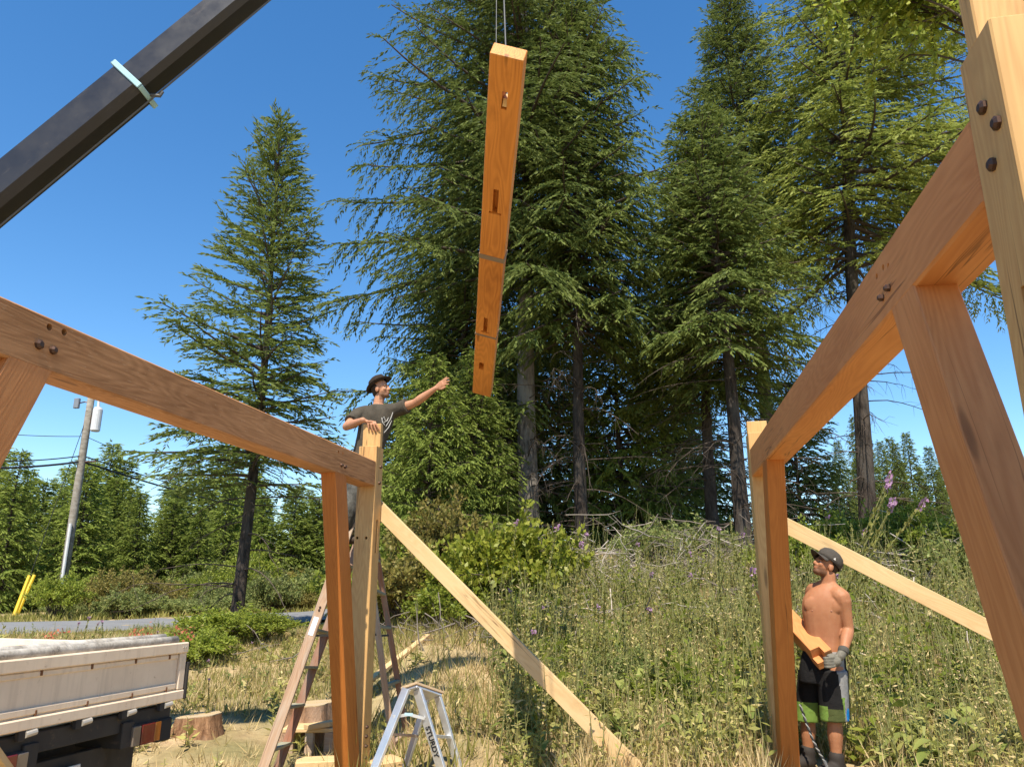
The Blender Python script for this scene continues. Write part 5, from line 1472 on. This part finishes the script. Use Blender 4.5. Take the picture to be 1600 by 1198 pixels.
    rings = [(1.5, -.002), (1.25, -.004), (1.0, .0)] + [(r_ / .098, z_) for z_, r_ in prof[:]]
    for s_, z_ in rings:
        for k in range(n):
            a = 2 * math.pi * k / n; ca, sa = math.cos(a), math.sin(a)
            curl = .035 * max(0, s_ - 1.0) * 1.2 * sa * sa - .02 * max(0, s_ - 1) * (ca > 0) * ca
            vs.append(hc + hf * (.106 * s_ * ca) + hd.s * (.088 * s_ * sa) + hu_ * (z_ + curl))
    for i in range(len(rings) - 1):
        for k in range(n): fs.append((i * n + k, i * n + (k + 1) % n, (i + 1) * n + (k + 1) % n, (i + 1) * n + k))
    hme = MB().add(vs, fs).mesh('hat'); ho = link('hat', hme, felt, t, smooth=True)
    md = ho.modifiers.new('t', 'SOLIDIFY'); md.thickness = .006
    mb = MB(); pts = [hc + hf * (.107 * math.cos(a)) + hd.s * (.089 * math.sin(a)) + hu_ * .012 for a in np.linspace(0, 2 * math.pi, 30)]
    mb.tube(pts, .006, 6); mb.build('hat_band', cloth('hat_band', (.10, .06, .035)), ho)
man_on_ladder()

def man_with_timber():
    r0 = 7.2
    K = lambda u, v, dr=0.0: at_r(u, v, r0 + dr)
    # the timber he carries
    a, e = K(1222, 958, .34), K(1290, 1030, -.22)
    dr = (e - a).normalized()
    upv = (UP * .80 - RV * .35 - FV * .35)
    tt = timber('short_brace', a - dr * .35, e, .145, .145, WOOD, None, up=upv, bevel=.004)
    setp(tt, 'short orange timber brace with notched end carried by the bare-chested man', 'timber brace')
    L_ = (e - a).length + .35
    cut(tt, [('box', (L_ / 2 - .03, -.035, .035), (.10, .085, .085))])
    g = K(1290, 1195); gzv = gz(g.x, g.y)
    t = thing('person', 'bare-chested person in cap and board shorts holding a short timber by the right post', 'person', (g.x, g.y, gzv))
    sk = skin('sunburnt_skin', (.38, .172, .085), (.09, .045, .025))
    hd = Head(K(1290.5, 882.5), -RV * .88 - FV * .22 + UP * .48, UP + RV * .48)
    W = (RV * .84 - FV * .54).normalized(); Dp = (FV * .84 + RV * .54).normalized()
    zf = gzv
    mb = MB(); hd.build(mb)
    chain(mb, [K(1294, 922), K(1294.5, 910), K(1294, 897)], [.072, .062, .060])
    loft(mb, [(K(1286, 1040), W * .165, Dp * .125), (K(1287, 1018), W * .158, Dp * .120), (K(1288.5, 998), W * .146, Dp * .112), (K(1288, 975), W * .160, Dp * .122), (K(1288, 954), W * .180, Dp * .132), (K(1290, 936), W * .186, Dp * .126), (K(1292, 922), W * .150, Dp * .100), (K(1294, 913), W * .075, Dp * .070)])
    for du in (-.07, .075):                                     # chest and shoulder blades
        ellipsoid(mb, K(1289, 945) + W * du - Dp * .100, (W * .086, Dp * .027, UP * .072))
    for k, (du, v) in enumerate(((-.035, 985), (.035, 985), (-.035, 998), (.035, 998))):
        ellipsoid(mb, K(1286, v) + W * du - Dp * .088, (W * .038, Dp * .022, UP * .036))
    shN, elN, wrN = K(1315, 933, -.09), K(1325.5, 983, -.06), K(1317, 1020, -.22)
    shF, elF, wrF = K(1271, 925, .13), K(1262, 972, .24), K(1240, 992, .26)
    chain(mb, [K(1295, 912), K(1306, 922, -.05)], [.050, .050]); chain(mb, [K(1293, 912), K(1280, 917, .06)], [.050, .050])
    chain(mb, [K(1304, 929, -.05), shN, shN.lerp(elN, .45), elN], [.070, .072, .058, .046]); chain(mb, [elN, elN.lerp(wrN, .3), elN.lerp(wrN, .75), wrN], [.046, .049, .037, .031])
    chain(mb, [K(1276, 922, .08), shF, shF.lerp(elF, .45), elF], [.068, .070, .056, .045]); chain(mb, [elF, elF.lerp(wrF, .3), wrF], [.045, .048, .031])
    # far hand under the timber, hidden by the post
    loft(mb, [(wrF, RV * .02, UP * .03), (wrF - UP * .05 + RV * .02, RV * .02, FV * .04), (wrF - UP * .09 + RV * .05, RV * .018, FV * .042)])
    for o in (-.03, -.01, .01, .03):
        b = wrF - UP * .09 + RV * .05 + FV * o; finger(mb, [b, b + RV * .035 - UP * .01, b + RV * .06 + UP * .012], .010)
    legs = []
    for uh, uk, ua, dr_ in ((1270, 1263, 1262, .12), (1301, 1304, 1306, -.06)):
        hip, kn, an = K(uh, 1046, dr_), K(uk, 1124, dr_), K(ua, 1176, dr_)
        an.z = zf + .11
        legs.append((hip, kn, an)); chain(mb, [hip, hip.lerp(kn, .5), kn, kn.lerp(an, .35), kn.lerp(an, .7), an], [.096, .082, .060, .063, .048, .040])
    me = fuse(mb, 'body', .0062, 5); hd.paint(me)
    body = link('body', me, sk, t); hd.extras(body, HAIR, EYEW, EYED)
    for du in (-.072, .078):
        m = MB(); ellipsoid(m, K(1288, 953.5) + W * du - Dp * .120, (W * .008, Dp * .008, UP * .008)); m.build('nipple', N('areola', .6).base((.28, .13, .08)), body, smooth=True)
    # glove gripping the timber's end
    gm = cloth('grey_work_glove', (.20, .185, .15), .55, 22)
    mb = MB(); ad = (wrN - elN).normalized()
    end = e
    gp = K(1305, 1033, -.26)
    chain(mb, [wrN - ad * .02, wrN + (gp - wrN) * .35], [.037, .036])
    ellipsoid(mb, gp, (RV * .050, FV * .036, UP * .044))
    for i in range(4):
        o = .034 - .0225 * i; b = gp + UP * o - RV * .02 - FV * .02
        finger(mb, [b, b - RV * .045 - FV * .018 - UP * .004, b - RV * .070 + FV * .008 - UP * .006, b - RV * .055 + FV * .03 - UP * .006], .0125)
    b = gp + UP * .036 + RV * .012
    finger(mb, [b, b - RV * .035 + UP * .016 - FV * .008, b - RV * .068 + UP * .008 - FV * .006], .0135)
    gl = link('glove', fuse(mb, 'glove', .006, 2), gm, t)
    a1 = ad.cross(UP).normalized(); a2 = ad.cross(a1)
    mb = MB(); loft(mb, [(wrN - ad * .045, a1 * .040, a2 * .040), (wrN - ad * .02, a1 * .042, a2 * .042), (wrN, a1 * .038, a2 * .038)]); mb.build('glove_cuff', cloth('dark_cuff', (.08, .075, .065)), gl, smooth=True)
    # board shorts
    mb = MB(); loft(mb, [(K(1287, 1016), W * .168, Dp * .130), (K(1286, 1032), W * .180, Dp * .140), (K(1285, 1052), W * .188, Dp * .146), (K(1284, 1066), W * .18, Dp * .14)])
    for (hip, kn, an), wd in zip(legs, (.118, .122)):
        loft(mb, [(hip, W * wd, Dp * wd), (hip.lerp(kn, .5), W * wd * .97, Dp * wd * .97), (hip.lerp(kn, 1.02), W * wd * .92, Dp * wd * .92)])
        hem = hip.lerp(kn, .82)
    me = fuse(mb, 'shorts', .009, 4)
    for m in (cloth('black_polyester', (.018, .017, .017), .7), cloth('grey_polyester', (.27, .26, .25), .7), cloth('lime_polyester', (.17, .27, .055), .7), cloth('olive_polyester', (.085, .10, .035), .7), cloth('blue_print', (.02, .25, .62), .8)): me.materials.append(m)
    so = link('board_shorts', me, None, t)
    c = np.empty(len(me.polygons) * 3, np.float32); me.polygons.foreach_get('center', c); c = c.reshape(-1, 3)
    zt_, zb_ = K(1286, 1016).z, c[:, 2].min()
    h = (c[:, 2] - zb_) / (zt_ - zb_)                            # 0 hem .. 1 waist
    sd = (c - np.array(K(1285, 1050))) @ np.array(RV)            # sideways on the cloth
    idx = np.zeros(len(c), np.int32)
    idx[h < .24] = 3; idx[(h < .27) & (sd < -.05)] = 2
    edge = .005 + .055 * (1 - h)
    idx[(sd > edge + .02) & (sd < .135)] = 1
    idx[(sd > edge + .02) & (sd < edge + .02 + .10 * np.clip(h - .12, 0, .30)) & (h < .40)] = 2
    idx[((sd - .112) ** 2 / .022 ** 2 + (h - .16) ** 2 / .10 ** 2) < 1] = 4
    me.polygons.foreach_set('material_index', idx)
    for hip, kn, an in legs:
        mb = MB(); ellipsoid(mb, an - RV * .06 - UP * .055 - FV * .03, (-RV * .135 - FV * .05, FV * .055 - RV * .02, UP * .052)); chain(mb, [an - UP * .06, an + UP * .03], [.058, .062])
        link('boot', fuse(mb, 'boot', .010, 3), N('dark_boot', .75).base((.03, .024, .02)), t)
    # cap
    capm = cloth('charcoal_cap', (.075, .066, .056), .8, 25)
    cu_ = (hd.u * .97 - hd.f * .22).normalized(); cf = cu_.cross(hd.s); cf = cf if cf.dot(hd.f) > 0 else -cf
    hc = hd.P(-.012, 0, .040); n = 36; vs = []; fs = []
    rings = [(1.0, -.015), (1.01, .015), (.98, .045), (.86, .072), (.58, .092), (.02, .099)]
    for s_, z_ in rings:
        for k in range(n):
            a_ = 2 * math.pi * k / n; vs.append(hc + cf * (.112 * s_ * math.cos(a_)) + hd.s * (.093 * s_ * math.sin(a_)) + cu_ * z_)
    for i in range(len(rings) - 1):
        for k in range(n): fs.append((i * n + k, i * n + (k + 1) % n, (i + 1) * n + (k + 1) % n, (i + 1) * n + k))
    co = link('cap', MB().add(vs, fs).mesh('cap'), capm, t, smooth=True); co.modifiers.new('t', 'SOLIDIFY').thickness = .004
    vs = []; fs = []; m_ = 14
    for j in range(5):
        q = j / 4
        for k in range(m_ + 1):
            a_ = -1.15 + 2.3 * k / m_; rr = 1.0 + q * .68 * math.cos(a_ * .85)
            vs.append(hc + cf * (.112 * math.cos(a_) * rr) + hd.s * (.093 * math.sin(a_) * (1 + .05 * q)) + cu_ * (-.012 - .010 * q - .030 * q * math.sin(a_) ** 2))
    for j in range(4):
        for k in range(m_): fs.append((j * (m_ + 1) + k, j * (m_ + 1) + k + 1, (j + 1) * (m_ + 1) + k + 1, (j + 1) * (m_ + 1) + k))
    vo = link('visor', MB().add(vs, fs).mesh('visor'), capm, co, smooth=True); vo.modifiers.new('t', 'SOLIDIFY').thickness = .004
    MB().tube([hc + cu_ * .099, hc + cu_ * .106], [.008, .005], 8).build('cap_button', capm, co)
    sgn = 1 if (hd.s.dot(-FV) > 0) else -1
    ctr = hc + hd.s * sgn * .094 + cf * .02 + cu_ * .018
    wh = N('cap_emblem_white', .7).base((.62, .6, .56))
    MB().add([ctr - cf * .012 - cu_ * .008, ctr + cf * .014 - cu_ * .008, ctr + cf * .002 + cu_ * .012, ctr - cf * .012 - cu_ * .008 + hd.s * sgn * .003, ctr + cf * .014 - cu_ * .008 + hd.s * sgn * .003, ctr + cf * .002 + cu_ * .012 + hd.s * sgn * .003], [(3, 4, 5), (0, 2, 1), (0, 1, 4, 3), (1, 2, 5, 4), (2, 0, 3, 5)]).build('cap_emblem', wh, co)
    # twisted black rope hanging beside him
    rp = thing('twisted_rope', 'black and white twisted rope hanging beside the bare legs', 'rope', tuple(K(1289, 1192, -.2)))
    a, b = K(1250, 1100, -.08), K(1288, 1188, -.22)
    for s_, m in ((0, N('rope_black', .8).base((.02, .02, .02))), (math.pi, N('rope_white', .8).base((.22, .215, .20)))):
        pts = []
        for i in range(70):
            f = i / 69; p = a.lerp(b, f) - UP * (.05 * math.sin(math.pi * f)); an_ = s_ + f * 46
            pts.append(p + RV * (.006 * math.cos(an_)) + FV * (.006 * math.sin(an_)))
        MB().tube(pts, .0075 if s_ == 0 else .006, 6).build('strand', m, rp, smooth=True)
    MB().tube([b, b + (b - a).normalized() * .10], [.014, .010], 8).build('rope_end', STEEL, rp)
man_with_timber()
